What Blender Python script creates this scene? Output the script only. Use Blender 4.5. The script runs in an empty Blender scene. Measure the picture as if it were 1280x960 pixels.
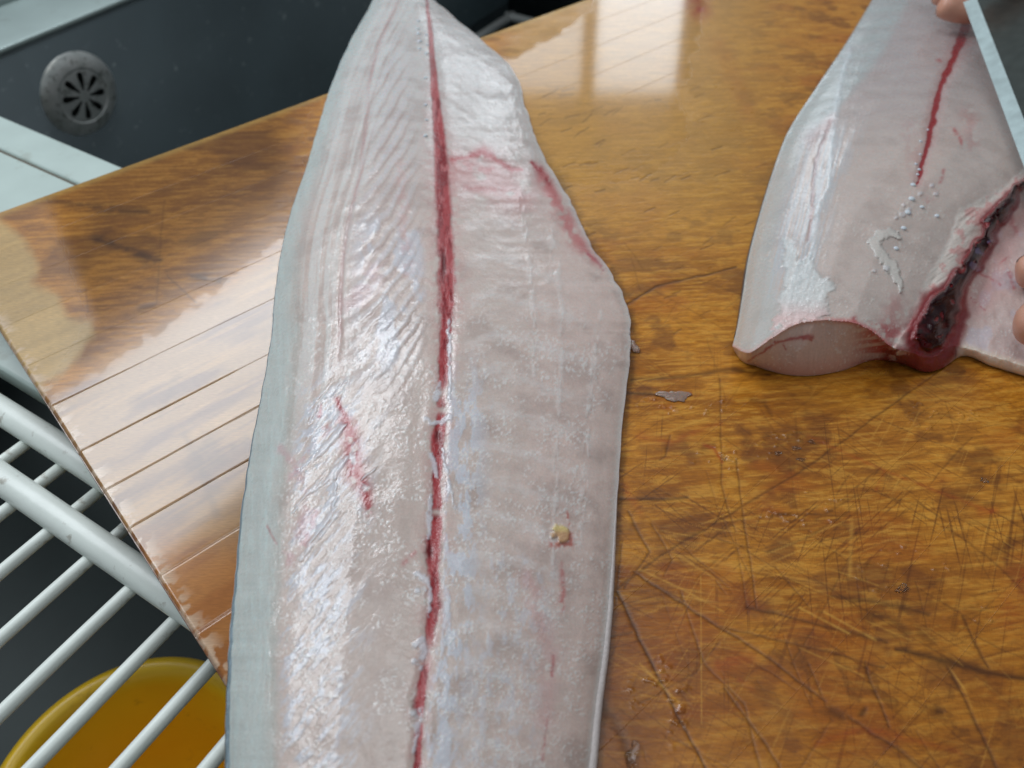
import bpy, bmesh, math, random
import numpy as np
from math import radians, sin, cos, tan, pi, atan2, sqrt
from mathutils import Vector, Matrix

scn = bpy.context.scene
COL = scn.collection
rng = random.Random(7)
nrg = np.random.default_rng(11)

# ------------------------------------------------------------------ camera, world, lamps, exposure
FPX, CAMH = 1000.0, 0.30                      # focal length in pixels of a 1280-wide frame; camera height over the board
PITCH = radians(46.397)
cam_d = bpy.data.cameras.new('camera')
cam = bpy.data.objects.new('camera', cam_d); COL.objects.link(cam)
cam.location = (0, 0, CAMH)
cam.rotation_euler = (pi/2 - PITCH, 0, 0)
cam_d.sensor_width = 36.0
cam_d.lens = 36.0*FPX/1280.0
cam_d.clip_start = 0.01; cam_d.clip_end = 50
cam_d.dof.use_dof = True
cam_d.dof.focus_distance = 0.375
cam_d.dof.aperture_fstop = 9.0
scn.camera = cam

world = bpy.data.worlds.new('World'); scn.world = world
world.use_nodes = True
bg = world.node_tree.nodes['Background']
bg.inputs[0].default_value = (0.85, 0.95, 1.0, 1)
bg.inputs[1].default_value = 0.27

scn.view_settings.view_transform = 'Standard'
scn.view_settings.look = 'None'
scn.view_settings.exposure = -0.18
scn.view_settings.gamma = 1.0
scn.view_settings.use_curve_mapping = False
scn.cycles.max_bounces = 8

def sky_dir(az, el):
    a, e = radians(az), radians(el)
    return Vector((sin(a)*cos(e), cos(a)*cos(e), sin(e)))

def area_lamp(name, az, el, dist, sx, sy, radiance, color, target=(-0.05, 0.30, 0.0), roll=0.0):
    d = bpy.data.lights.new(name, 'AREA'); d.shape = 'RECTANGLE'
    d.size = sx; d.size_y = sy; d.color = color
    d.energy = radiance*pi*sx*sy
    o = bpy.data.objects.new(name, d); COL.objects.link(o)
    dv = sky_dir(az, el); t = Vector(target)
    o.location = t + dv*dist
    q = (-dv).to_track_quat('-Z', 'Y')
    o.rotation_euler = (q.to_matrix() @ Matrix.Rotation(roll, 3, 'Z')).to_euler()
    return o

def sill_lamp(name, c0, c1, height, ext0, ext1, radiance, color, target):
    """a window-like lamp whose lower edge runs from c0 to c1, widened by ext0 / ext1, and which faces the target"""
    c0, c1 = Vector(c0), Vector(c1); e = (c1-c0).normalized()
    a, b = c0-e*ext0, c1+e*ext1; mid = (a+b)/2
    n = (Vector(target)-mid).normalized(); up = (Vector((0, 0, 1))-e*e.z); up = (up-n*up.dot(n)); up -= e*up.dot(e); up.normalize()
    if up.z < 0: up = -up
    n = e.cross(up); n = n if n.dot(Vector(target)-mid) > 0 else -n
    d = bpy.data.lights.new(name, 'AREA'); d.shape = 'RECTANGLE'; d.size = (b-a).length; d.size_y = height; d.color = color
    d.energy = radiance*pi*d.size*d.size_y
    o = bpy.data.objects.new(name, d); COL.objects.link(o)
    zax = -n; xax = up.cross(zax).normalized()
    o.matrix_world = Matrix((( xax.x, up.x, zax.x, 0), (xax.y, up.y, zax.y, 0), (xax.z, up.z, zax.z, 0), (0, 0, 0, 1)))
    o.location = mid+up*height/2
    return o
sill_lamp('window_lamp', (-0.585, 1.669, 0.897), (-0.999, 1.253, 1.015), 0.44, 0.05, 0.95, 9.5, (0.90, 0.95, 1.0), (-0.20, 0.32, 0.0))
area_lamp('overhead_fill_lamp', 150, 78, 1.7, 0.6, 0.5, 2.2, (1.0, 0.95, 0.88), target=(0.1, 0.3, 0))  # overhead lamp added for fill and small glints
area_lamp('overhead_fill_lamp', -22, 73, 1.6, 0.9, 0.42, 4.0, (0.90, 0.97, 1.0), target=(0.0, 0.2, 0))  # added overhead for more fill and sheen on the long fillet
def wall_lamp(name, loc, sx, sy, radiance, color):
    d = bpy.data.lights.new(name, 'AREA'); d.shape = 'RECTANGLE'; d.size = sx; d.size_y = sy; d.color = color
    d.energy = radiance*pi*sx*sy
    o = bpy.data.objects.new(name, d); COL.objects.link(o); o.location = loc
    o.rotation_euler = (radians(90), 0, 0)                       # a pane of the far window, facing the board
    o.rotation_euler = Vector((0, -1, -.25)).to_track_quat('-Z', 'Y').to_euler()
    return o
wall_lamp('far_window_lamp', (0.50, 3.2, 0.95), 0.33, 0.62, 3.6, (0.86, 0.94, 1.0))
wall_lamp('far_window_lamp', (0.10, 3.2, 0.95), 0.36, 0.62, 2.4, (0.86, 0.94, 1.0))

# ------------------------------------------------------------------ pixel rays <-> places
sp, cp = sin(PITCH), cos(PITCH)
def PX(px, py, z):
    """numpy: the point at height z that the photograph shows at (px, py)"""
    x = np.asarray(px, float)-640.0; u = 480.0-np.asarray(py, float)
    dy = u*sp + FPX*cp; dz = u*cp - FPX*sp
    t = (z-CAMH)/dz
    return x*t, dy*t, np.broadcast_to(np.asarray(z, float), t.shape).copy() if hasattr(t, 'shape') else z
def P(px, py, z):
    a, b, c = PX(px, py, z); return Vector((float(a), float(b), float(z)))
def PIX(X, Y, Z):
    dz = Z-CAMH
    dep = Y*cp - dz*sp
    u = Y*sp + dz*cp
    return 640.0 + FPX*X/dep, 480.0 - FPX*u/dep

# ------------------------------------------------------------------ noise and colour helpers
def _hash(ix, iy, seed):
    h = (ix.astype(np.int64)*374761393 + iy.astype(np.int64)*668265263 + seed*362437) & 0xffffffff
    h = ((h ^ (h >> 13))*1274126177) & 0xffffffff
    h = ((h ^ (h >> 15))*2246822519) & 0xffffffff
    return ((h ^ (h >> 16)) & 0xffffff)/float(0xffffff)
def noise(x, y, seed=0):
    x = np.asarray(x, float); y = np.asarray(y, float)
    ix = np.floor(x); iy = np.floor(y)
    fx = x-ix; fy = y-iy
    fx = fx*fx*fx*(fx*(fx*6-15)+10); fy = fy*fy*fy*(fy*(fy*6-15)+10)
    a = _hash(ix, iy, seed); b = _hash(ix+1, iy, seed); c = _hash(ix, iy+1, seed); d = _hash(ix+1, iy+1, seed)
    return (a*(1-fx)+b*fx)*(1-fy) + (c*(1-fx)+d*fx)*fy
def fbm(x, y, seed=0, octv=4, gain=0.5):
    s = 0; a = 1.0; t = 0.0; f = 1.0
    ang = 0.5
    for k in range(octv):
        xr = x*cos(ang*k) - y*sin(ang*k) if k and False else x
        s = s + a*noise(xr*f+17.3*k, y*f-9.1*k, seed+k*31); t += a; a *= gain; f *= 2.03
    return s/t
def sst(x, a, b):
    t = np.clip((x-a)/(b-a+1e-12), 0, 1); return t*t*(3-2*t)
def C(r, g, b):
    def l(v):
        v /= 255.0
        return v/12.92 if v <= 0.04045 else ((v+0.055)/1.055)**2.4
    return np.array([l(r), l(g), l(b)])
def mixc(col, c, m):
    return col*(1-m[..., None]) + np.asarray(c)*m[..., None]
def polydist(px, py, pts, widths=None):
    """distance to a polyline and the width interpolated along it"""
    best = np.full(np.shape(px), 1e9); bw = np.zeros(np.shape(px))
    for k in range(len(pts)-1):
        ax, ay = pts[k][:2]; bx, by = pts[k+1][:2]
        dx, dy = bx-ax, by-ay; L = dx*dx+dy*dy+1e-9
        t = np.clip(((px-ax)*dx+(py-ay)*dy)/L, 0, 1)
        d = np.hypot(px-ax-t*dx, py-ay-t*dy)
        w0 = pts[k][2] if len(pts[k]) > 2 else 1.0; w1 = pts[k+1][2] if len(pts[k+1]) > 2 else 1.0
        m = d < best
        bw = np.where(m, w0+(w1-w0)*t, bw); best = np.where(m, d, best)
    return best, bw
def inpoly(px, py, poly):
    """soft signed distance to a polygon, positive inside"""
    d, _ = polydist(px, py, list(poly)+[poly[0]])
    ins = np.zeros(np.shape(px), bool); n = len(poly)
    for i in range(n):
        x0, y0 = poly[i]; x1, y1 = poly[(i+1) % n]
        c = ((y0 > py) != (y1 > py)) & (px < (x1-x0)*(py-y0)/((y1-y0) if y1 != y0 else 1e-9)+x0)
        ins ^= c
    return np.where(ins, d, -d)
def curve(v, pts):
    """smooth interpolation through (key, value) pairs"""
    k = np.array([p[0] for p in pts], float); q = np.array([p[1] for p in pts], float)
    m = np.gradient(q, k)
    v = np.clip(v, k[0], k[-1]); i = np.clip(np.searchsorted(k, v)-1, 0, len(k)-2)
    h = k[i+1]-k[i]; t = (v-k[i])/h
    return ((1+2*t)*(1-t)**2)*q[i] + (t*(1-t)**2)*h*m[i] + (t*t*(3-2*t))*q[i+1] + (t*t*(t-1))*h*m[i+1]

# ------------------------------------------------------------------ materials
def new_mat(name):
    m = bpy.data.materials.new(name); m.use_nodes = True
    nt = m.node_tree
    return m, nt, nt.nodes['Principled BSDF']
def nd(nt, t, **kw):
    n = nt.nodes.new(t)
    for k, v in kw.items(): setattr(n, k, v)
    return n
def noise_bump(nt, bsdf, scale, strength, dist=0.001, detail=4.0, mapping=None):
    tc = nd(nt, 'ShaderNodeTexCoord'); tx = nd(nt, 'ShaderNodeTexNoise')
    tx.inputs['Scale'].default_value = scale; tx.inputs['Detail'].default_value = detail
    src = tc.outputs['Object']
    if mapping:
        mp = nd(nt, 'ShaderNodeMapping'); mp.inputs['Scale'].default_value = mapping
        nt.links.new(src, mp.inputs['Vector']); src = mp.outputs['Vector']
    nt.links.new(src, tx.inputs['Vector'])
    bp = nd(nt, 'ShaderNodeBump'); bp.inputs['Strength'].default_value = strength; bp.inputs['Distance'].default_value = dist
    nt.links.new(tx.outputs['Fac'], bp.inputs['Height']); nt.links.new(bp.outputs['Normal'], bsdf.inputs['Normal'])
    return tx, bp
def simple_mat(name, col, rough=0.5, metal=0.0, bump=None, var=0.12, vscale=25.0, grime=None, **kw):
    m, nt, b = new_mat(name)
    b.inputs['Roughness'].default_value = rough; b.inputs['Metallic'].default_value = metal
    for k, v in kw.items(): b.inputs[k].default_value = v
    tc = nd(nt, 'ShaderNodeTexCoord'); tx = nd(nt, 'ShaderNodeTexNoise')
    tx.inputs['Scale'].default_value = vscale; tx.inputs['Detail'].default_value = 5
    nt.links.new(tc.outputs['Object'], tx.inputs['Vector'])
    mx = nd(nt, 'ShaderNodeMix', data_type='RGBA')
    mx.inputs[6].default_value = (*[c*(1-var) for c in col], 1); mx.inputs[7].default_value = (*[min(1, c*(1+var)) for c in col], 1)
    nt.links.new(tx.outputs['Fac'], mx.inputs[0]); nt.links.new(mx.outputs[2], b.inputs['Base Color'])
    if grime:
        g = nd(nt, 'ShaderNodeTexNoise'); g.inputs['Scale'].default_value = grime[0]; g.inputs['Detail'].default_value = 6; g.inputs['Roughness'].default_value = .65
        nt.links.new(tc.outputs['Object'], g.inputs['Vector'])
        r = nd(nt, 'ShaderNodeMapRange'); r.inputs[1].default_value = grime[1]; r.inputs[2].default_value = grime[1]+.10; r.inputs[3].default_value = 0; r.inputs[4].default_value = grime[2]
        nt.links.new(g.outputs['Fac'], r.inputs[0])
        m2 = nd(nt, 'ShaderNodeMix', data_type='RGBA'); nt.links.new(r.outputs[0], m2.inputs[0]); nt.links.new(mx.outputs[2], m2.inputs[6]); m2.inputs[7].default_value = (*grime[3], 1)
        nt.links.new(m2.outputs[2], b.inputs['Base Color'])
    if bump: noise_bump(nt, b, bump[0], bump[1], bump[2])
    return m

def tissue_mat(name, rough, sss, radius, scale, bump_s, bump_d, coat=0.0, fine=0.08):
    """wet flesh: colour and wetness from the mesh attributes, fine grain and relief from noise nodes"""
    m, nt, b = new_mat(name)
    at = nd(nt, 'ShaderNodeAttribute', attribute_name='col'); ar = nd(nt, 'ShaderNodeAttribute', attribute_name='rgh')
    tc = nd(nt, 'ShaderNodeTexCoord'); tx = nd(nt, 'ShaderNodeTexNoise')
    tx.inputs['Scale'].default_value = 900; tx.inputs['Detail'].default_value = 3
    nt.links.new(tc.outputs['Object'], tx.inputs['Vector'])
    mr = nd(nt, 'ShaderNodeMapRange'); mr.inputs[1].default_value = 0.3; mr.inputs[2].default_value = 0.7
    mr.inputs[3].default_value = 1-fine; mr.inputs[4].default_value = 1+fine
    nt.links.new(tx.outputs['Fac'], mr.inputs[0])
    mu = nd(nt, 'ShaderNodeVectorMath', operation='SCALE')
    nt.links.new(at.outputs['Color'], mu.inputs[0]); nt.links.new(mr.outputs[0], mu.inputs['Scale'])
    nt.links.new(mu.outputs[0], b.inputs['Base Color'])
    nt.links.new(ar.outputs['Fac'], b.inputs['Roughness'])
    b.inputs['Subsurface Weight'].default_value = sss
    b.inputs['Subsurface Radius'].default_value = radius
    b.inputs['Subsurface Scale'].default_value = scale
    b.inputs['IOR'].default_value = 1.38
    b.inputs['Coat Weight'].default_value = coat; b.inputs['Coat Roughness'].default_value = 0.15 if sss > .4 else (0.04 if sss == 0 else 0.10); b.inputs['Coat IOR'].default_value = 1.36
    t2 = nd(nt, 'ShaderNodeTexNoise'); t2.inputs['Scale'].default_value = 780; t2.inputs['Detail'].default_value = 3; t2.inputs['Roughness'].default_value = 0.6
    nt.links.new(tc.outputs['Object'], t2.inputs['Vector'])
    bp = nd(nt, 'ShaderNodeBump'); bp.inputs['Strength'].default_value = bump_s; bp.inputs['Distance'].default_value = bump_d
    nt.links.new(t2.outputs['Fac'], bp.inputs['Height']); nt.links.new(bp.outputs['Normal'], b.inputs['Normal'])
    if coat: nt.links.new(bp.outputs['Normal'], b.inputs['Coat Normal'])
    return m

M = {}
M['flesh'] = tissue_mat('fish_flesh', 0.3, 0.45, (1.0, 0.6, 0.5), 0.005, 0.2, 0.0005, coat=0.8, fine=.05)
M['blood'] = tissue_mat('fish_blood', 0.2, 0.2, (1.0, 0.2, 0.15), 0.002, 0.45, 0.0006, coat=0.5)
M['clot'] = tissue_mat('blood_clot', 0.1, 0.0, (1.0, 0.2, 0.15), 0.002, 0.2, 0.0010, coat=1.0)
M['clot'].node_tree.nodes['Principled BSDF'].inputs['Specular IOR Level'].default_value = 0.12; M['clot'].node_tree.nodes['Principled BSDF'].inputs['Coat Weight'].default_value = 0.4
M['sinew'] = tissue_mat('fish_sinew', 0.25, 0.4, (1.0, 0.8, 0.8), 0.003, 0.4, 0.0005, coat=0.9)
M['skin'] = tissue_mat('fish_skin', 0.25, 0.0, (1, 1, 1), 0.002, 0.5, 0.0005, coat=0.3)

# ------------------------------------------------------------------ mesh helpers
def tag(o, label=None, cat=None, group=None, kind=None):
    if label: o['label'] = label
    if cat: o['category'] = cat
    if group: o['group'] = group
    if kind: o['kind'] = kind
    return o
def link_mesh(name, me, mat, parent=None):
    o = bpy.data.objects.new(name, me); COL.objects.link(o)
    if mat is not None and not me.materials: me.materials.append(mat)
    if parent is not None: o.parent = parent
    return o
def empty(name, loc=(0, 0, 0)):
    o = bpy.data.objects.new(name, None); o.empty_display_size = 0.02
    COL.objects.link(o); o.location = loc
    return o
def np_mesh(name, verts, quads, smooth=True, attrs=None, tris=None):
    me = bpy.data.meshes.new(name)
    nv, nq = len(verts), len(quads)
    nt_ = 0 if tris is None else len(tris)
    me.vertices.add(nv); me.vertices.foreach_set('co', np.ascontiguousarray(verts, np.float32).ravel())
    loops = np.ascontiguousarray(quads, np.int32).ravel()
    starts = np.arange(nq, dtype=np.int32)*4
    if nt_:
        starts = np.concatenate([starts, nq*4+np.arange(nt_, dtype=np.int32)*3])
        loops = np.concatenate([loops, np.ascontiguousarray(tris, np.int32).ravel()])
    me.loops.add(len(loops)); me.loops.foreach_set('vertex_index', loops)
    me.polygons.add(nq+nt_); me.polygons.foreach_set('loop_start', starts)
    me.update(calc_edges=True); me.validate()
    me.polygons.foreach_set('use_smooth', np.full(len(me.polygons), smooth))
    for k, v in (attrs or {}).items():
        if v.ndim == 2:
            a = me.attributes.new(k, 'FLOAT_COLOR', 'POINT')
            c = np.ones((nv, 4), np.float32); c[:, :3] = v
            a.data.foreach_set('color', c.ravel())
        else:
            a = me.attributes.new(k, 'FLOAT', 'POINT'); a.data.foreach_set('value', v.astype(np.float32))
    me.update()
    return me
def grid_quads(nr, nc):
    i = np.arange(nr-1)[:, None]*nc + np.arange(nc-1)[None, :]
    return np.stack([i, i+1, i+nc+1, i+nc], -1).reshape(-1, 4)
def split_grid(V, quads, flab, attrs, names, mats, parent):
    """one mesh object for each label of the grid's faces"""
    out = {}
    for lab, nm in names.items():
        q = quads[flab == lab]
        if not len(q): continue
        u, inv = np.unique(q, return_inverse=True)
        me = np_mesh(nm, V[u], inv.reshape(-1, 4), True, {k: v[u] for k, v in attrs.items()})
        out[lab] = link_mesh(nm, me, mats[lab], parent)
    return out
def bm_obj(name, bm, mat, parent=None, smooth=False, bevel=0):
    me = bpy.data.meshes.new(name)
    bmesh.ops.recalc_face_normals(bm, faces=bm.faces)
    bm.to_mesh(me); bm.free()
    if smooth: me.polygons.foreach_set('use_smooth', [True]*len(me.polygons))
    return link_mesh(name, me, mat, parent)
def tube_bm(bm, pts, r, n=14, caps=True, radii=None):
    """a round bar along pts"""
    rings = []; pts = [Vector(p) for p in pts]
    for i, p in enumerate(pts):
        d = (pts[min(i+1, len(pts)-1)]-pts[max(i-1, 0)]).normalized()
        a = d.cross(Vector((0, 0, 1)))
        if a.length < 1e-4: a = d.cross(Vector((1, 0, 0)))
        a.normalize(); b = a.cross(d)
        rr = radii[i] if radii else r
        rings.append([bm.verts.new(p + a*cos(2*pi*k/n)*rr + b*sin(2*pi*k/n)*rr) for k in range(n)])
    for i in range(len(rings)-1):
        for k in range(n):
            bm.faces.new((rings[i][k], rings[i][(k+1) % n], rings[i+1][(k+1) % n], rings[i+1][k]))
    if caps:
        bm.faces.new(rings[0]); bm.faces.new(list(reversed(rings[-1])))
def box_bm(bm, o, ax, ay, az, x0, x1, y0, y1, z0, z1, bev=0.0, seg=2):
    vs = [bm.verts.new(o+ax*x+ay*y+az*z) for z in (z0, z1) for x, y in ((x0, y0), (x1, y0), (x1, y1), (x0, y1))]
    fs = [bm.faces.new([vs[i] for i in f]) for f in ((0, 3, 2, 1), (4, 5, 6, 7), (0, 1, 5, 4), (1, 2, 6, 5), (2, 3, 7, 6), (3, 0, 4, 7))]
    if bev:
        es = list({e for f in fs for e in f.edges})
        bmesh.ops.bevel(bm, geom=es, offset=bev, segments=seg, affect='EDGES', profile=0.5)

Z = Vector((0, 0, 1))
# ------------------------------------------------------------------ the sink (d1 along its back wall, d2 towards the back wall)
A1 = atan2(901, 1450)
D1 = Vector((sin(A1), cos(A1), 0)); D2 = Vector((-cos(A1), sin(A1), 0))
O = Vector((0, 0, 0))
SX0, SX1, SY0, SY1, SZB, SZT = -0.55, 1.35, -0.14, 0.848, -0.338, -0.046
def sk(a, b, z): return D1*a + D2*b + Z*z
M['steel_dark'] = simple_mat('dark_steel', (0.030, 0.046, 0.052), 0.42, 0.35, bump=(60, 0.2, 0.001), var=0.3, vscale=9, grime=(70, .62, .5, (.16, .19, .19)))
M['steel_rim'] = simple_mat('brushed_steel_rim', (0.30, 0.37, 0.36), 0.45, 0.4, bump=(200, 0.15, 0.0006), var=0.25, vscale=14, grime=(45, .6, .4, (.14, .15, .13)))
M['steel_floor'] = simple_mat('sink_floor_steel', (0.035, 0.048, 0.048), 0.5, 0.3, bump=(40, 0.2, 0.001), var=0.35, vscale=12)
M['cove'] = simple_mat('cove_gleam_paint', (0.85, 0.92, 0.90), 0.45, 0.0, var=.2, vscale=20)  # pale colour stands in for a gleam on the dark steel
sink = empty('sink', sk(0.4, 0.35, SZB)); tag(sink, 'dark steel sink basin with a pale rim behind the cutting board', 'sink')
def sk_part(name, bm, mat, smooth=False):
    o = bm_obj(name, bm, mat, None, smooth); o.parent = sink; o.matrix_parent_inverse = Matrix.Translation(-Vector(sink.location)); return o
def sink_wall(name, a0, a1, mat, inward):
    """one basin wall: vertical, with a cove turning into the floor"""
    bm = bmesh.new(); r = 0.03; prof = [(0.0, SZT-0.004)] + [(0.0, SZB+r)]
    for k in range(1, 7):
        t = k/6*pi/2; prof.append((r*(1-cos(t)), SZB+r*(1-sin(t))))
    rows = []
    for (d, z) in prof:
        rows.append([bm.verts.new(a0+inward*d+Z*z), bm.verts.new(a1+inward*d+Z*z)])
    for i in range(len(rows)-1):
        bm.faces.new((rows[i][0], rows[i][1], rows[i+1][1], rows[i+1][0]))
    bmesh.ops.solidify(bm, geom=bm.faces[:], thickness=0.0012)
    bc = bmesh.new(); tube_bm(bc, [a0+inward*.012+Z*(SZB+.0085), a1+inward*.012+Z*(SZB+.0085)], .0085, 10)  # added pale tube imitating a gleam along the wall's foot
    sk_part('gleam_tube', bc, M['cove'], True)
    return sk_part(name, bm, mat, True)
sink_wall('back_wall', sk(SX0, SY1, 0), sk(SX1, SY1, 0), M['steel_dark'], -D2)
sink_wall('front_wall', sk(SX0, SY0, 0), sk(SX1, SY0, 0), M['steel_dark'], D2)
sink_wall('side_wall', sk(SX0, SY0, 0), sk(SX0, SY1, 0), M['steel_dark'], D1)
sink_wall('side_wall', sk(SX1, SY0, 0), sk(SX1, SY1, 0), M['steel_dark'], -D1)
bm = bmesh.new(); box_bm(bm, O, D1, D2, Z, SX0+0.028, SX1-0.028, SY0+0.028, SY1-0.028, SZB-0.004, SZB+0.0005); sk_part('basin_floor', bm, M['steel_floor'])
# rim: a folded flange on all four sides with a raised outer bead
for (x0, x1, y0, y1) in ((SX0-0.10, SX1+0.10, SY1, SY1+0.16), (SX0-0.10, SX1+0.10, SY0-0.10, SY0), (SX0-0.10, SX0, SY0+0.0005, SY1-0.0005), (SX1, SX1+0.10, SY0+0.0005, SY1-0.0005)):
    bm = bmesh.new(); box_bm(bm, O, D1, D2, Z, x0, x1, y0, y1, SZT-0.012, SZT, 0.003, 3)
    sk_part('rim', bm, M['steel_rim'], True)
bm = bmesh.new()
tube_bm(bm, [sk(SX0-0.1, SY1+0.108, SZT), sk(SX1+0.1, SY1+0.108, SZT)], 0.012, 16)
sk_part('rim_bead', bm, M['steel_rim'], True)
# overflow strainer on the back wall: a domed plate with eight petal slots
def strainer():
    cen = sk(0.459, SY1-0.0015, -0.116); R_ = 0.045
    nr, na = 110, 264
    rr = np.linspace(0.0, 1.0, nr); aa = np.linspace(0, 2*pi, na+1)
    Rg, Ag = np.meshgrid(rr, aa, indexing='ij')
    dome = 0.013*np.sqrt(np.clip(1-(Rg*0.97)**2.6, 0, 1)) - 0.0012*sst(Rg, 0.66, 0.62)*1.0
    dome = dome - 0.002*np.exp(-(Rg/0.10)**2)*0
    dome += 0.0003*(fbm(Rg*9*np.cos(Ag), Rg*9*np.sin(Ag), 5)-0.5)
    V = np.array(cen)[None, None]+np.array(D1)*(-Rg*np.cos(Ag)*R_)[..., None] + np.array(Z)*(Rg*np.sin(Ag)*R_)[..., None] + np.array(-D2)*dome[..., None]
    V = V.reshape(-1, 3); q = grid_quads(nr, na+1)
    rc = (Rg[:-1, :-1]+Rg[1:, 1:])/2; ac = (Ag[:-1, :-1]+Ag[1:, 1:])/2
    pa = (ac+0.2) % (2*pi/8) - pi/8
    x = rc*np.cos(pa); y = rc*np.sin(pa)
    hole = (np.abs(y) < 0.028+0.045*sst(x, 0.17, 0.47)) & (x > 0.15) & (x < 0.50)
    hole |= np.hypot(x-0.49, y) < 0.073
    keep = ~hole.reshape(-1)
    mat = simple_mat('worn_chrome', (0.70, 0.78, 0.74), 0.30, 0.5, bump=(500, 0.5, 0.0008), var=0.45, vscale=70, grime=(120, .54, .7, (.10, .11, .09)))
    root = link_mesh('strainer', np_mesh('strainer', V, q[keep]), mat)
    root.parent = sink; root.matrix_parent_inverse = Matrix.Translation(-Vector(sink.location))
    bm = bmesh.new(); n = 40
    vs = [bm.verts.new(cen + D1*cos(2*pi*k/n)*R_*0.8 + Z*sin(2*pi*k/n)*R_*0.8 - D2*0.0005) for k in range(n)]
    bm.faces.new(vs)
    back = bm_obj('drain_dark_disc', bm, simple_mat('drain_shadow', (0.012, 0.012, 0.012), 0.7), root)  # black disc paints the dark behind the slots
strainer()

# ------------------------------------------------------------------ white ledge plank across the sink
M['white_board'] = simple_mat('white_plastic_board', (0.50, 0.60, 0.57), 0.35, 0, bump=(150, 0.25, 0.0006), var=0.16, vscale=24, grime=(38, .58, .30, (.25, .24, .18)))
M['seam'] = simple_mat('brown_seam', (0.09, 0.065, 0.04), 0.7)
ledge = empty('ledge', sk(0.2, 0.4, SZT)); tag(ledge, 'white plastic ledge with a brown seam at the left of the cutting board', 'ledge')
def child_at(o, par): o.parent = par; o.matrix_parent_inverse = Matrix.Translation(-Vector(par.location)); return o
for (x0, x1) in ((0.121, 0.2700), (0.2722, 0.3050)):
    bm = bmesh.new(); box_bm(bm, O, D1, D2, Z, x0, x1, SY0-0.06, SY1+0.06, SZT+0.0003, -0.0302, 0.0025, 3)
    child_at(bm_obj('slat', bm, M['white_board'], None, True), ledge)
bm = bmesh.new(); box_bm(bm, O, D1, D2, Z, 0.2697, 0.2725, SY0-0.05, SY1+0.05, SZT+0.002, -0.0325)
child_at(bm_obj('seam', bm, M['seam']), ledge)

# ------------------------------------------------------------------ white coated wire rack over the basin
M['vinyl'] = simple_mat('white_vinyl', (0.80, 0.86, 0.82), 0.33, 0, bump=(160, 0.3, 0.0006), var=0.14, vscale=40, grime=(90, .60, .55, (.22, .17, .11)))
rack = empty('dish_rack', sk(0.0, 0.3, SZT)); tag(rack, 'white coated wire rack over the sink above the yellow bowl', 'rack')
for a in (0.1035, 0.0740, -0.18, -0.36):
    bm = bmesh.new(); zb = -0.0385
    tube_bm(bm, [sk(a, b, zb+0.0004*sin(b*40)) for b in np.linspace(SY0-0.05, SY1+0.05, 30)], 0.0078 if a > 0 else 0.006, 18)
    child_at(bm_obj('frame_bar', bm, M['vinyl'], None, True), rack)
wire_me = None
for k in range(31):
    b = 0.1030 + 0.0303*(k-2)
    if b > SY1+0.04: break
    if wire_me is None:
        bm = bmesh.new()
        tube_bm(bm, [D1*a + Z*(-0.0425+0.0006*sin(a*30)) for a in np.linspace(-0.40, 0.1035, 26)], 0.0033, 12)
        o = bm_obj('wire', bm, M['vinyl'], None, True); wire_me = o.data
    else:
        o = bpy.data.objects.new('wire', wire_me); COL.objects.link(o)
    o.location = D2*b
    child_at(o, rack)

# ------------------------------------------------------------------ yellow bowl on the sink floor
def lathe(name, prof, cen, mat, n=96, parent=None):
    bm = bmesh.new(); rings = []
    for (r, z) in prof:
        rings.append([bm.verts.new(cen+Vector((r*cos(2*pi*k/n), r*sin(2*pi*k/n), z))) for k in range(n)])
    for i in range(len(rings)-1):
        for k in range(n): bm.faces.new((rings[i][k], rings[i][(k+1) % n], rings[i+1][(k+1) % n], rings[i+1][k]))
    bm.faces.new(rings[0]); bm.faces.new(rings[-1])
    return bm_obj(name, bm, mat, parent, True)
M['yellow'] = simple_mat('yellow_plastic', (0.98, 0.58, 0.025), 0.3, 0, bump=(90, 0.12, 0.0006), var=0.14, vscale=18, grime=(60, .60, .35, (.45, .22, .02)))
BR = 0.0784; bz = -0.20-SZB
bowl_c = Vector((-0.2210, 0.1470, SZB+0.0008))
prof = [(0.001, 0.003), (0.038, 0.0), (0.044, 0.004), (BR*0.80, bz*0.45), (BR-0.004, bz-0.01), (BR+0.004, bz-0.004), (BR+0.005, bz), (BR, bz+0.003), (BR-0.006, bz+0.001), (BR-0.010, bz-0.010), (BR*0.75, bz*0.45), (0.040, 0.012), (0.001, 0.007)]
bowl = lathe('bowl', prof, Vector((0, 0, 0)), M['yellow'])
bowl.location = bowl_c
tag(bowl, 'yellow plastic bowl in the dark sink under the wire rack', 'bowl')

# ------------------------------------------------------------------ cutting board: laminated strips along e1, side by side along e2
az_b = atan2(1660, 1450)
E1 = np.array([sin(az_b), cos(az_b)]); E2 = np.array([cos(az_b), -sin(az_b)])
BC = np.array([-0.36141, 0.41588])
BL, BTH = 1.02, 0.030
joints = [0.0, 0.043, 0.0795, 0.117, 0.157, 0.194, 0.2330, 0.2635, 0.2908, 0.3222, 0.3563, 0.391, 0.424, 0.459, 0.494, 0.528, 0.562, 0.597, 0.632, 0.668, 0.70]

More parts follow.
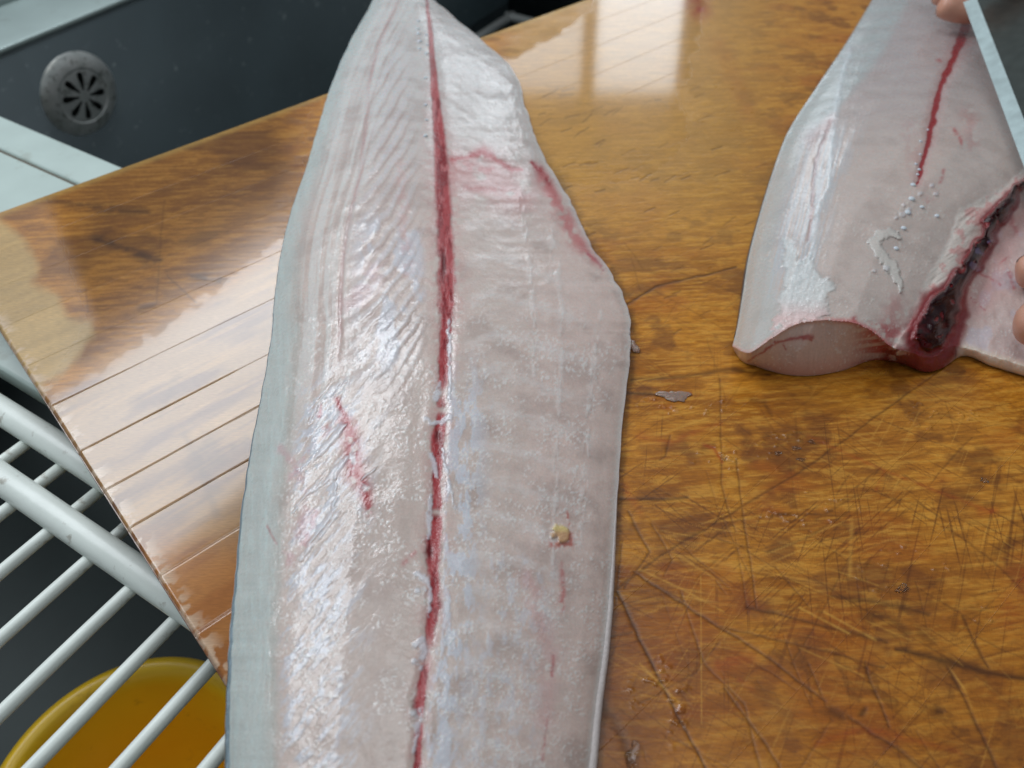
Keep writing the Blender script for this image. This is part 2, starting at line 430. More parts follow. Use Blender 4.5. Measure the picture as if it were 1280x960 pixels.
LEFT = [(-70,486),(-30,478),(0,466),(45,441),(100,417),(150,400),(200,386),(250,369),(300,354),(360,345),(430,338),(520,322),(570,313),(640,304),(720,297),(790,291),(870,288),(960,287),(1080,288)]
RIGHT = [(-70,512),(-30,526),(0,542),(25,572),(55,607),(80,636),(95,645),(110,650),(150,662),(200,682),(250,711),(310,741),(345,766),(370,778),(395,786),(420,788),(470,784),(520,778),(600,772),(680,766),(760,760),(830,752),(880,745),(960,736),(1080,720)]
BLOOD = [(-70,505,2),(-30,522,2),(0,533,3),(40,538,5),(80,541,7),(130,545,10),(180,550,14),(230,553,17),(290,556,17),(340,558,18),(380,559,17),(420,557,12),(460,555,12),(490,552,7),(520,551,10),(545,548,15),(580,546,11),(620,546,9),(650,545,12),(690,541,17),(720,543,10),(760,542,13),(800,536,9),(840,530,8),(870,526,13),(910,524,8),(960,521,8),(1080,515,7)]
CUTS = [  # knife cuts and stains: pixel polylines with full width, darkness
 ([(771,736,3),(830,692,2.4),(1000,590,2.2),(1136,491,1.6),(1180,460,1)], .55), ([(772,740,4),(800,800,3.4),(850,900,3),(885,965,2.4)], .75),
 ([(792,715,2),(896,783,3),(948,814,2.4),(1032,877,2.4)], .6), ([(933,759,3),(1000,775,3),(1073,793,5),(1108,803,3)], .6),
 ([(1120,811,3),(1150,818,6),(1190,828,10),(1240,842,6),(1290,850,7)], .8), ([(896,783,2),(1032,814,2.4),(1104,835,2)], .5),
 ([(1203,770,3),(1225,816,3),(1236,835,2)], .6), ([(1182,830,3),(1203,868,3),(1225,914,3),(1250,970,3)], .6),
 ([(1081,827,2.5),(1087,852,3.4),(1100,879,2.6),(1111,909,2)], .6), ([(1060,895,3),(1090,917,3),(1125,938,3),(1160,968,3)], .55),
 ([(775,623,3),(830,624,2.6),(860,622,2.4)], .7), ([(780,491,3),(822,494,2.5)], .7), ([(790,475,3),(866,469,3),(915,462,5),(962,468,3)], .6),
 ([(783,381,2.6),(820,358,2.4),(920,334,1.6)], .75), ([(900,473,1.6),(902,605,1.6),(910,637,2),(920,664,2)], .45), ([(920,574,1.6),(928,640,2.2),(936,691,2),(945,760,1.6)], .5),
 ([(838,545,2),(832,570,2),(825,574,2)], .5), ([(785,640,2.4),(800,670,3),(812,690,2),(780,735,2)], .55), ([(815,655,1.6),(840,700,1.6),(830,720,1.2)], .4),
 ([(1040,745,4),(1090,752,7),(1130,760,6),(1160,768,4)], .6), ([(1085,770,10),(1110,772,9),(1135,790,10)], .5), ([(1150,790,10),(1165,800,12)], .45),
 ([(1040,890,12),(1052,895,10)], .6), ([(1078,893,7),(1082,886,5)], .7), ([(1172,889,8),(1178,890,6)], .75), ([(1020,650,2.4),(1060,625,2),(1090,612,1.6)], .35), ([(960,690,2),(1010,672,2),(1060,640,2)], .4),
 ([(880,560,8),(892,558,6)], .5), ([(940,500,4),(955,503,6),(965,520,4)], .4), ([(800,880,2.2),(870,840,1.6),(900,800,1.4)], .4), ([(745,800,3),(790,790,2)], .5), ([(740,860,6),(770,905,10),(790,950,7)], .45),
 ([(905,860,2),(960,935,2.4),(975,960,2)], .5), ([(850,740,1.6),(880,830,2),(930,880,2),(950,960,2)], .4), ([(1010,830,2),(1040,900,2),(1000,960,2)], .4), ([(990,830,2),(1020,780,1.6),(1060,700,1.4)], .35),
 ([(1236,660,2),(1170,640,1.6),(1080,610,1.4)], .3), ([(1245,690,8),(1285,672,14)], .45), ([(1185,660,2.5),(1240,700,2.4),(1280,740,2)], .4),
 ([(700,120,3),(716,118,2)], .3), ([(120,300,6),(160,312,8),(185,323,6),(200,326,4)], .6), ([(165,310,4),(180,320,9),(200,325,5)], .55), ([(240,345,4),(275,352,3)], .5), ([(210,345,1.6),(245,378,1.6)], .5),
 ([(107,361,2),(110,390,1.5)], .3), ([(205,250,1.4),(195,380,1.4)], .3), ([(175,385,6),(192,381,4)], .4), ([(115,297,5),(135,302,4)], .35), ([(250,560,14),(262,553,20)], .35), ([(232,545,10),(255,590,12),(268,640,12)], .33), ([(240,585,16),(280,575,9)], .3),
 ([(256,605,8),(268,612,14)], .35), ([(200,520,6),(220,470,10)], .22), ([(100,500,3),(160,480,3)], .15), ([(330,420,12),(345,400,10)], .2), ([(180,530,2),(230,505,1.6)], .3), ([(290,560,3),(310,548,2)], .4),
]
for _k in range(170):                                                      # fine random knife marks
    _x, _y = rng.uniform(760, 1300), rng.uniform(300, 980)
    _a = radians(rng.choice([rng.gauss(-35, 12), rng.gauss(62, 14), rng.gauss(15, 14)])); _l = rng.uniform(15, 120)
    CUTS.append(([(_x, _y, 0.9), (_x+_l*cos(_a)*.5, _y+_l*sin(_a)*.5+rng.uniform(-2, 2), rng.uniform(1.0, 2.0)), (_x+_l*cos(_a), _y+_l*sin(_a), .7)], rng.uniform(.12, .42)*(1.0 if _y > 600 else .6)))
for _k in range(110):                                                      # short dashes near the far edge
    _x, _y = rng.uniform(670, 1000), rng.uniform(110, 420)
    _a = radians(rng.gauss(-24, 8)); _l = rng.uniform(6, 20)
    CUTS.append(([(_x, _y, 1.2), (_x+_l*cos(_a), _y+_l*sin(_a), 1.2)], rng.uniform(.15, .55)))
LIGHTS = [([(800,712,2),(850,735,2),(905,765,1.6)], .35), ([(1000,760,2),(1062,792,2)], .4), ([(840,690,1.6),(892,722,1.6)], .3), ([(876,720,.8),(877,905,.8)], .35), ([(1198,760,2),(1260,765,2)], .3),
          ([(1030,765,1.6),(1095,800,2)], .4), ([(1188,836,1.6),(1206,862,2),(1215,885,1.6)], .35), ([(800,830,2.2),(850,880,2)], .3), ([(1065,650,4),(1062,720,4)], .25), ([(1000,810,1.4),(1080,845,1.4)], .25)]
for _k in range(120):
    _x, _y = rng.uniform(740, 1280), rng.uniform(420, 980); _a = radians(rng.choice([rng.gauss(28, 8), rng.gauss(3, 6)])); _l = rng.uniform(12, 70)
    LIGHTS.append(([(_x, _y, 1.0), (_x+_l*cos(_a), _y+_l*sin(_a), 1.0)], rng.uniform(.08, .26)))
REDS = [([(868,0,30),(875,14,24)], .75), ([(850,496,6),(862,492,5)], .7), ([(800,545,14),(840,552,10),(900,528,8)], .3), ([(880,556,5),(892,560,5),(903,578,4)], .55), ([(1262,770,40),(1290,700,50)], .3), ([(900,830,20),(940,822,14)], .35),
        ([(1010,545,5),(1110,590,4),(1240,640,6)], .3), ([(940,860,10),(925,850,8)], .3), ([(1095,612,4),(1105,590,4)], .25), ([(1225,640,10),(1245,638,8)], .35), ([(775,600,10),(800,640,10)], .25), ([(1050,420,20),(1150,480,24)], .12), ([(900,60,26),(935,140,22)], .16),
        ([(1020,930,10),(1080,910,10),(1200,940,8)], .25)]

def wood(px, py, X, Y, a, b):
    """colour, relief (m) and roughness of the board's top"""
    th = radians(5); u = X*cos(th)+Y*sin(th); v = -X*sin(th)+Y*cos(th)
    wv = v + 0.0022*(fbm(X*14, Y*14, 3, 2)-0.5)
    u2 = u + .02*(fbm(X*30, Y*30, 4, 2)-.5)
    st = fbm(u2*75, wv*560, 11, 5, .62); st2 = fbm(u*150+4, wv*1100, 12, 3)
    stb = fbm(u2*26, wv*120, 13, 4)
    pa = fbm(X*18, Y*24, 21, 5, .55); pb = fbm(X*60+8, Y*75, 22, 4)
    col = np.empty(px.shape+(3,)); col[:] = C(184, 124, 42)
    col = mixc(col, C(138, 80, 22), sst(pa, .44, .64)*.6)
    col = mixc(col, C(200, 140, 52), sst(stb, .48, .70)*.30)
    col = mixc(col, C(214, 164, 78), sst(st, .52, .66)*.40)
    col = mixc(col, C(116, 64, 18), sst(st, .49, .36)*.35)
    col = mixc(col, C(98, 52, 18), sst(pb, .54, .72)*.55)
    col *= (0.88+0.24*st2)[..., None]
    # dense crossing knife scratches, dark and pale
    msk = fbm(X*22, Y*22, 31, 3)
    for kk, (ang, sc, dark) in enumerate(((-33, 1200, 1), (24, 1100, 0), (61, 1250, 1), (4, 1300, 0), (-52, 1300, 1), (38, 1200, 1), (80, 1250, 1), (-12, 1200, 0), (14, 950, 1), (-40, 850, 1), (55, 1300, 0))):
        t_ = radians(ang); uu = X*cos(t_)+Y*sin(t_); vv = -X*sin(t_)+Y*cos(t_)
        n_ = noise(uu*22+kk*7, vv*sc, 500+kk)*.75+noise(uu*60, vv*sc*2.1, 520+kk)*.25
        lim = sst(fbm(X*20+kk*3, Y*20, 540+kk, 2), .42, .66)*sst(py, 300, 640)
        if dark: col = mixc(col, C(78, 40, 16), sst(n_, .72, .88)*lim*.55)
        else: col = mixc(col, C(218, 168, 84), sst(n_, .74, .90)*lim*.40)
    col = mixc(col, C(156, 70, 18), sst(fbm(X*24+5, Y*40, 46, 4), .60, .76)*.28)
    # far right: greyer, drier wood
    m = sst(py, 420, 180)*sst(px, 600, 660)*sst(px, 1060, 880)
    col = mixc(col, C(186, 146, 82)*(0.8+0.4*st)[..., None], m*.75)
    # near right: darker soaked wood
    m = sst(py, 620, 900)*sst(px, 700, 760)
    web = 1-np.abs(fbm(X*75, Y*85, 41, 5)-.5)*2
    col = mixc(col, C(134, 76, 16), m*.40)
    col = mixc(col, C(70, 34, 12), m*sst(web, .86, .98)*.40*sst(msk, .35, .6))
    m = sst(px, 860, 760)*sst(py, 560, 760)
    col = mixc(col, C(86, 44, 14), m*.5*sst(pa, .3, .6))
    # left: smooth amber wood, pale dry corner and pale worn lower strip
    left = sst(px, 420, 330)
    amb = np.empty_like(col); amb[:] = C(180, 124, 46)
    amb = mixc(amb, C(136, 88, 38), sst(fbm(a*10, b*60, 51, 4), .42, .7)*.65)
    amb = mixc(amb, C(198, 140, 60), sst(fbm(u*30, wv*200, 52, 4), .52, .75)*.5)
    amb = mixc(amb, C(110, 68, 36), sst(py, 300, 235)*.35)
    amb = mixc(amb, C(112, 66, 26), sst(st, .50, .38)*.40); amb = mixc(amb, C(208, 156, 76), sst(st, .54, .68)*.35)
    amb = mixc(amb, C(92, 54, 26), sst(fbm(X*26, Y*34, 56, 4), .54, .72)*.5)
    for pts in ([(160,312,5),(186,323,11),(202,328,5)], [(240,342,5),(262,348,7),(285,352,4)], [(60,250,4),(140,262,8),(200,266,4)], [(120,296,6),(140,303,4)]):
        dd, ww = polydist(px, py, pts); amb = mixc(amb, C(66, 38, 22), np.exp(-(dd/ww)**2)*.55*sst(fbm(px/12, py/5, 57, 3), .2, .6))
    d = inpoly(px+26*(fbm(px/40, py/40, 61)-.5), py+26*(fbm(px/40, py/40, 62)-.5), [(-300,230),(0,268),(30,290),(52,320),(45,350),(75,365),(92,395),(120,395),(118,425),(95,450),(60,480),(40,520),(-300,520)])
    amb = mixc(amb, C(188, 164, 118)*(0.85+0.3*fbm(a*14, b*190, 63, 3))[..., None], sst(d, -4, 12)*.85)
    d = inpoly(px, py, [(-300,500),(70,500),(160,440),(345,320),(420,320),(420,900),(-300,900)])
    low = np.empty_like(col); low[:] = C(156, 122, 84)
    low = mixc(low, C(100, 66, 52), sst(fbm(a*18, b*80, 71, 4), .45, .7)*.75)
    low = mixc(low, C(188, 148, 98), sst(fbm(a*14, b*150, 72, 4), .52, .74)*.5)
    low = mixc(low, C(186, 116, 44), sst(py, 640, 720)*.6)
    d_low = d
    amb = mixc(amb, low, sst(d, -14, 14))
    # a tone of its own for every strip in the worn lower left
    idx = np.clip(np.searchsorted(np.array(joints), b)-1, 0, len(joints)-2)
    tone = 1+0.16*(_hash(idx.astype(float), idx*0.0+3, 5)-.5)
    amb *= tone[..., None]
    amb = mixc(amb, amb*.72, sst(d_low, 14, -30)*sst(px, 60, 130))
    col = mixc(col, amb, left)
    # frayed pale chips along the left end
    chips = sst(a, 0.010, 0.0)*sst(fbm(a*200, b*260, 77, 3), .5, .62)*left
    col = mixc(col, C(214, 196, 184), chips*.8)
    col = mixc(col, C(70, 40, 50), sst(a, 0.0012, 0.0)*.7)
    col = mixc(col, C(186, 160, 96), sst(b, 0.010, 0.001)*.5)
    hgt = 0.00016*(st-.5) + 0.00010*(st2-.5)
    cutd = np.zeros(px.shape)
    for pts, dk in CUTS:
        x = [p[0] for p in pts]; y = [p[1] for p in pts]; w = max(p[2] for p in pts)*3+3
        i = np.where((px > min(x)-w) & (px < max(x)+w) & (py > min(y)-w) & (py < max(y)+w))[0]
        if not len(i): continue
        jx = px[i]+1.6*(noise(px[i]/14, py[i]/14, 91)-.5); jy = py[i]+1.6*(noise(px[i]/14, py[i]/14, 92)-.5)
        dd, ww = polydist(jx, jy, pts)
        ww = ww*(0.7+.6*noise(px[i]/9, py[i]/9, 93))
        k = np.exp(-(dd/(ww*.62+.35))**2)*dk
        cutd[i] = np.maximum(cutd[i], k)
    col = mixc(col, C(50, 24, 12), cutd*.92); hgt -= 0.00025*cutd
    for pts, dk in LIGHTS:
        x = [p[0] for p in pts]; y = [p[1] for p in pts]; w = 8
        i = np.where((px > min(x)-w) & (px < max(x)+w) & (py > min(y)-w) & (py < max(y)+w))[0]
        if not len(i): continue
        dd, ww = polydist(px[i], py[i], pts); k = np.exp(-(dd/(ww*.6+.3))**2)*dk*(.5+noise(px[i]/11, py[i]/11, 94))
        col[i] = mixc(col[i], C(216, 168, 84), np.clip(k, 0, 1))
    for pts, dk in REDS:
        x = [p[0] for p in pts]; y = [p[1] for p in pts]; w = max(p[2] for p in pts)*2
        i = np.where((px > min(x)-w) & (px < max(x)+w) & (py > min(y)-w) & (py < max(y)+w))[0]
        if not len(i): continue
        dd, ww = polydist(px[i], py[i], pts); k = np.exp(-(dd/(ww*.5))**2)*dk*np.clip(.35+1.3*(fbm(px[i]/12, py[i]/6, 95)-.1), 0, 1.2)
        col[i] = mixc(col[i], C(150, 40, 12), np.clip(k, 0, 1))
    # darker wood along the long fillet's right edge
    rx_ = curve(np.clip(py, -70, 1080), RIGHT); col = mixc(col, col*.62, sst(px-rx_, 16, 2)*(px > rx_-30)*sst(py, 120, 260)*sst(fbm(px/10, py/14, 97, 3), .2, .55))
    # wetness: smooth film at the left and at the far edge, streaky elsewhere
    jit = 16*(fbm(px/18, py/12, 81, 4)-.5)
    f1 = sst(inpoly(px+jit, py+jit, [(-300,600),(62,492),(90,482),(130,462),(200,415),(280,352),(350,300),(420,300),(420,900),(-300,900)]), -2, 3)
    f2 = sst(inpoly(px+jit, py+jit*.6, [(560,100),(600,84),(640,72),(668,58),(700,40),(736,14),(745,-60),(890,-60),(880,20),(868,70),(850,125),(860,170),(820,220),(740,230),(640,220),(600,160)]), -3, 4)
    rg = 0.34 + 0.20*(pb-.5)
    rg = rg*(1-left) + 0.15*left
    rg = np.where(f1 > 0, rg*(1-f1)+0.14*f1, rg)
    rg = rg*(1-f2) + (0.10+.12*sst(py, 100, 240))*f2
    dry = sst(inpoly(px, py, [(-300,200),(60,250),(110,400),(50,500),(-300,500)]), -20, 20)
    rg = rg*(1-dry)+0.38*dry
    hs = (1-.75*f1*left)*(1-.97*f2*sst(py, 260, 120))*(1-.90*left)
    hgt = hgt*hs
    # beads and wrinkles of water on the right
    bead = sst(fbm(X*330, Y*520, 85, 2), .66, .78)*sst(fbm(X*60, Y*80, 86, 2), .36, .56)*sst(px, 760, 800)*sst(py, 380, 470)
    cl_ = np.zeros(px.shape)
    for (x_, y_, rx_, ry_) in ((995, 563, 50, 26), (1010, 635, 70, 26), (1140, 715, 70, 36), (1215, 775, 40, 20), (905, 572, 40, 16), (860, 505, 60, 16), (1170, 520, 60, 20), (820, 880, 40, 60), (1080, 460, 120, 14)): cl_ = np.maximum(cl_, np.exp(-((px-x_)/rx_)**2-((py-y_)/ry_)**2))
    bead *= sst(cl_, .15, .6)
    hgt += 0.0005*bead; rg = rg*(1-.75*bead)
    return np.clip(col*(np.array([.92, .84, .70])+(1-left[:, None])*np.array([.14, .13, .04])), 0, 1), hgt, np.clip(rg, .05, .6), np.clip(np.maximum(np.maximum(f1*.45, .40*f2*sst(py, 250, 150)), bead*.8)*(.8+.4*pa), 0, 1)

def wood_mat():
    m, nt, b = new_mat('cutting_board_wood')
    at = nd(nt, 'ShaderNodeAttribute', attribute_name='col'); ar = nd(nt, 'ShaderNodeAttribute', attribute_name='rgh')
    tc = nd(nt, 'ShaderNodeTexCoord'); mp = nd(nt, 'ShaderNodeMapping'); mp.inputs['Scale'].default_value = (260, 1500, 300); mp.inputs['Rotation'].default_value = (0, 0, radians(-5))
    tx = nd(nt, 'ShaderNodeTexNoise'); tx.inputs['Scale'].default_value = 1; tx.inputs['Detail'].default_value = 4
    nt.links.new(tc.outputs['Object'], mp.inputs['Vector']); nt.links.new(mp.outputs['Vector'], tx.inputs['Vector'])
    mr = nd(nt, 'ShaderNodeMapRange'); mr.inputs[1].default_value = 0.3; mr.inputs[2].default_value = 0.7; mr.inputs[3].default_value = 0.84; mr.inputs[4].default_value = 1.16
    nt.links.new(tx.outputs['Fac'], mr.inputs[0])
    mu = nd(nt, 'ShaderNodeVectorMath', operation='SCALE')
    nt.links.new(at.outputs['Color'], mu.inputs[0]); nt.links.new(mr.outputs[0], mu.inputs['Scale']); nt.links.new(mu.outputs[0], b.inputs['Base Color'])
    nt.links.new(ar.outputs['Fac'], b.inputs['Roughness'])
    bp = nd(nt, 'ShaderNodeBump'); bp.inputs['Strength'].default_value = 0.35; bp.inputs['Distance'].default_value = 0.00025
    nt.links.new(tx.outputs['Fac'], bp.inputs['Height'])
    # the water film lies flat: less relief where it is glossy
    ms = nd(nt, 'ShaderNodeMapRange'); ms.inputs[1].default_value = 0.15; ms.inputs[2].default_value = 0.32; ms.inputs[3].default_value = 0.0; ms.inputs[4].default_value = 0.45
    nt.links.new(ar.outputs['Fac'], ms.inputs[0]); nt.links.new(ms.outputs[0], bp.inputs['Strength'])
    nt.links.new(bp.outputs['Normal'], b.inputs['Normal'])
    b.inputs['IOR'].default_value = 1.47
    af = nd(nt, 'ShaderNodeAttribute', attribute_name='film')
    nt.links.new(af.outputs['Fac'], b.inputs['Coat Weight']); b.inputs['Coat Roughness'].default_value = 0.06; b.inputs['Coat IOR'].default_value = 1.36
    return m
M['wood'] = wood_mat()
M['wood_side'] = simple_mat('board_side_wood', tuple(C(104, 66, 50)), 0.5, 0, bump=(90, 0.3, 0.0008), var=0.4, vscale=60)

board = empty('cutting_board', (BC[0]+E1[0]*.5+E2[0]*.35, BC[1]+E1[1]*.5+E2[1]*.35, -BTH))
tag(board, 'worn wooden cutting board of glued strips under both fish fillets', 'cutting board')
def vis_range(b0, b1):
    """part of a strip, along its length, that the camera can see"""
    aa = np.linspace(0, BL, 600); ok = np.zeros(600, bool)
    for b in (b0, b1):
        X = BC[0]+E1[0]*aa+E2[0]*b; Y = BC[1]+E1[1]*aa+E2[1]*b
        x, y = PIX(X, Y, 0.0*X); ok |= (x > -40) & (x < 1320) & (y > -40) & (y < 1000) & (Y > 0.02)
    if not ok.any(): return None
    i = np.where(ok)[0]; return aa[i[0]], aa[i[-1]]
for k in range(len(joints)-1):
    b0, b1 = joints[k], joints[k+1]
    vr = vis_range(b0, b1)
    A_ = [0.0, 0.0006, 0.0014]
    bm_ = (b0+b1)/2
    if vr:
        if vr[0] > 0.004: A_ += list(np.linspace(0.004, vr[0], 6)[:-1])
        s_ = max(vr[0], 0.002)
        mind = 9
        while s_ < min(vr[1], BL-0.003):
            A_.append(s_)
            X = BC[0]+E1[0]*s_+E2[0]*bm_; Y = BC[1]+E1[1]*s_+E2[1]*bm_
            dd = sqrt(X*X+Y*Y+CAMH**2); mind = min(mind, dd); s_ += 1.15*dd/800
        if vr[1] < BL-0.01: A_ += list(np.linspace(vr[1]+.003, BL-.003, 6))
        nb = max(8, int((b1-b0)/(1.2*max(mind, .33)/800)))
    else:
        A_ += list(np.linspace(.01, BL-.003, 12)); nb = 6
    A_ += [BL-0.0008, BL]
    A_ = np.array(sorted(A_)); 
    ins = np.array([0.0, 0.0003, 0.0008])
    B_ = np.concatenate([b0+ins, np.linspace(b0+.0012, b1-.0012, nb), b1-ins[::-1]])
    Ag, Bg = np.meshgrid(A_, B_, indexing='ij')
    wob = 0.00025*(noise(Ag*60, Ag*0+k, 7)-.5)
    X = BC[0]+E1[0]*Ag+E2[0]*Bg; Y = BC[1]+E1[1]*Ag+E2[1]*Bg
    px, py = PIX(X, Y, 0*X)
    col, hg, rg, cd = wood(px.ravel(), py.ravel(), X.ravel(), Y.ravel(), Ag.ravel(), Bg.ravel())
    hg = hg.reshape(X.shape)
    # the joint: an open recessed line in the worn lower left, closed tight elsewhere
    dj = np.minimum(Bg-b0, b1-Bg); open_ = (0.01+0.99*sst(px, 480, 330)*sst(py, 440, 500)*{6: .7, 7: .3, 8: .8, 9: .9, 10: 1.0, 11: 1.0}.get(k, .5)*(.6+.8*noise(Ag*70, Ag*0+k, 8)))
    if k == 0: open_ = np.where(Bg < bm_, 1.6, open_)
    hg = hg - 0.0003*open_*sst(dj, 0.0005, 0.0) - 0.0016*sst(Ag, 0.0016, 0.0) - 0.0010*sst(Ag, BL-.0012, BL)
    colr = col.reshape(X.shape+(3,))
    jm = sst(dj, 0.0005, 0.0)*np.clip(open_*.42-.08, 0, .34)*(.5+.8*noise(Ag*120, Ag*0+k*3, 9))
    colr = mixc(colr, C(62, 36, 22), jm)
    hg += 0.0*(_hash(np.float64(k), np.float64(1), 2)-.5)*sst(px, 500, 300)
    Zt = hg
    top = np.stack([X, Y, Zt], -1).reshape(-1, 3)
    nr, nc = X.shape; q = grid_quads(nr, nc)[:, ::-1]
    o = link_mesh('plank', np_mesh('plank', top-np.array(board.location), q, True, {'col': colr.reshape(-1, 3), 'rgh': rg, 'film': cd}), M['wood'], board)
    me = o.data; me.materials.append(M['wood_side'])
    # sides and bottom of the strip, joined to its top's border
    idx = np.arange(nr*nc).reshape(nr, nc)
    loop = np.concatenate([idx[0, :-1], idx[:-1, -1], idx[-1, :0:-1], idx[:0:-1, 0]])
    bmx = bmesh.new(); bmx.from_mesh(me); bmx.verts.ensure_lookup_table()
    tv = [bmx.verts[int(i)] for i in loop]
    lo = [bmx.verts.new((v.co.x, v.co.y, 0.0)) for v in tv]
    for i in range(len(loop)):
        j = (i+1) % len(loop)
        f = bmx.faces.new((tv[i], lo[i], lo[j], tv[j])); f.material_index = 1; f.smooth = False
    f = bmx.faces.new(list(reversed(lo))); f.material_index = 1
    bmx.to_mesh(me); bmx.free()

# ------------------------------------------------------------------ the large fillet
def fish_one():
    root = empty('fish_fillet', P(540, 480, 0.0006))
    tag(root, 'long skinned pale fish fillet with a red bloodline down its middle', 'fish fillet', 'fish fillets on the cutting board')
    rows = np.arange(-70, 1081, 1.25); ncol = 400
    sv = np.linspace(0, 1, ncol)
    sv = sv + 0.018*np.sin(2*pi*sv)/ (2*pi)*-1
    py = np.repeat(rows[:, None], ncol, 1)
    L = curve(rows, LEFT)[:, None]; R = curve(rows, RIGHT)[:, None]
    edge = 1.0+0*L
    L = L + 2.2*(fbm(rows/16, rows*0, 201, 3)[:, None]-.5) ; R = R + 5*(fbm(rows/13, rows*0, 202, 3)[:, None]-.5)*sst(rows, 500, 400)[:, None] + 1.2*(fbm(rows/20, rows*0, 203)[:, None]-.5)
    s = np.repeat(sv[None], len(rows), 0); px = L+(R-L)*s
    bx = curve(rows, [(a, b) for a, b, c in BLOOD])[:, None]; bw = np.interp(rows, [a for a, b, c in BLOOD], [c for a, b, c in BLOOD])[:, None]
    T = np.interp(rows, [-70, 0, 100, 250, 400, 700, 1080], [.009, .012, .017, .023, .028, .031, .031])[:, None]
    tab = np.linspace(0, 1, 401)
    prof = np.interp(tab, [0, .015, .05, .10, .16, .3, .42, .53, .6, .7, .8, .88, .94, .98, 1], [.26, .36, .52, .66, .78, .96, 1.0, .97, .94, .84, .68, .50, .34, .2, .10])
    ker = np.hanning(17); ker /= ker.sum(); prof = np.convolve(np.pad(prof, 8, mode='edge'), ker, 'valid')
    h = T*np.interp(s, tab, prof)
    X0, Y0, _ = PX(px, py, h); fx, fy = X0, Y0                                  # metres, for grain
    db = px-bx                                                                # signed distance from the bloodline
    wj = 1+.5*(fbm(px/6, py/9, 210, 3)-.5)*2
    wj = 1+(wj-1)*sst(py, 180, 420)*.8
    blood = sst(np.abs(db+3*(fbm(py/14, px/40, 211)-.5)), bw*.74*wj+.6, bw*.36*wj)
    gaps = np.ones_like(py)
    for gy, gw in ((492, 9), (513, 5), (815, 15), (825, 6), (640, 4), (900, 6)): gaps *= 1-.85*np.exp(-((py-gy)/gw)**2)
    blood *= gaps
    h = h - 0.0007*np.exp(-(db/(bw*.8+3))**2)*sst(py, 60, 200) + 0.0003*np.exp(-((np.abs(db)-bw*.5-8)/9)**2)
    dl = px-L; dr = R-px; W = (R-L)
    # colours
    g1 = fbm(fx*60, fy*60, 220, 4); g2 = fbm(fx*260, fy*260, 221, 4); g3 = fbm(px/3.2, py/3.2, 222, 2)
    col = np.empty(px.shape+(3,)); col[:] = C(207, 190, 182)
    grey = sst(py, 380, 700)*np.exp(-((db+55)/70)**2)
    col = mixc(col, C(182, 164, 156), grey*.6)
    col = mixc(col, C(219, 196, 188), sst(db, 60, 160)*.7)
    col = mixc(col, C(206, 203, 202), sst(py, 340, 60)*.8)
    col = mixc(col, C(160, 140, 134), sst(g1, .5, .75)*.35)
    col *= (0.95+.10*g2)[..., None]
    # muscle bands on the left flank
    ml = sst(py, 10, 60)*sst(py, 520, 420)*sst(db, -18, -50)*sst(dl, .18*W, .30*W)
    q = (py + .80*px + 26*(fbm(px/46, py/46, 230, 3)-.5) + .004*np.clip(db+130, 0, 200)**2)/24.0
    fr = q-np.floor(q); saw = np.where(fr < .66, fr/.66, (1-fr)/.34); saw = saw*saw*(3-2*saw)
    amp = .45+.9*noise(np.floor(q)*1.7, px/60, 231)
    h = h + 0.00030*ml*(.4+1.2*fbm(px/60, py/40, 236, 2))*(saw-.5)*amp*np.clip(T/.022, .5, 1.2)
    col = mixc(col, C(206, 200, 204), ml*sst(saw, .40, .95)*.62*amp)
    col = mixc(col, C(176, 154, 150), ml*sst(saw, .30, .0)*.62*amp)
    st1 = fbm((px*.66-py*.75)/3.0, (px*.75+py*.66)/30, 232, 3)
    h += 0.00016*ml*(st1-.5)*sst(saw, .2, .7)
    # faint chevron bands on the belly side
    mr = sst(db, 14, 40)*sst(dr, 20, 90)*sst(py, 130, 240)
    qq = (py - .35*np.abs(db-60) + 20*(fbm(px/60, py/60, 233)-.5))/46.0
    f2 = np.abs((qq % 1.0)-.5)*2
    h += 0.00018*mr*(f2-.5); col = mixc(col, C(222, 214, 212), mr*sst(f2+.9*(fbm(px/9, py/4, 235, 4)-.5), .50, 1.0)*.40); col = mixc(col, C(184, 164, 160), mr*sst(f2, .35, .0)*.18)
    mr2 = sst(db, 10, 26)*sst(dr, 10, 30)*sst(py, 260, 120)
    q3 = (py-.75*px+12*(fbm(px/50, py/50, 234)-.5))/12.0; f3 = np.abs((q3 % 1)-.5)*2
    h += 0.00012*mr2*(f3-.5); col = mixc(col, C(214, 208, 206), mr2*f3*.25)
    # fat band along the left edge, with its groove
    bandw = np.interp(rows, [-70, 100, 300, 400, 520, 700, 960, 1080], [8, 13, 18, 26, 38, 46, 52, 54])[:, None]
    band = sst(dl+9*(fbm(px/14, py/30, 240, 3)-.5), bandw+16, bandw-14)
    str_ = fbm(px/3.5, py/26, 241, 3)
    col = mixc(col, C(188, 200, 198)*(0.94+.12*str_)[..., None], band*.75)
    col = mixc(col, C(140, 152, 146), np.exp(-((dl-bandw-3)/7)**2)*.25*sst(py, 250, 420))
    col = mixc(col, C(196, 208, 206), band*sst(str_, .56, .7)*.4)
    h += 0.00022*band*(str_-.5) - .0002*np.exp(-((dl-bandw-3)/9)**2)*sst(py, 200, 400)
    # second line on the flank, pink seam
    l2 = np.interp(rows, [-70, 0, 120, 250, 400, 500], [14, 22, 40, 52, 62, 70])[:, None]
    seam = np.exp(-((dl-l2-14*sst(py, 60, 250)-8)/2.6)**2)*sst(py, 480, 400)
    col = mixc(col, C(188, 146, 144), seam*.6); h -= .0004*seam
    # long soft stripes of fat beside the band
    ls = fbm((dl-bandw*.9)/6.5, py/170, 245, 3); lm = sst(dl, bandw-6, bandw+8)*sst(dl, bandw+80, bandw+40)*sst(py, 620, 420)
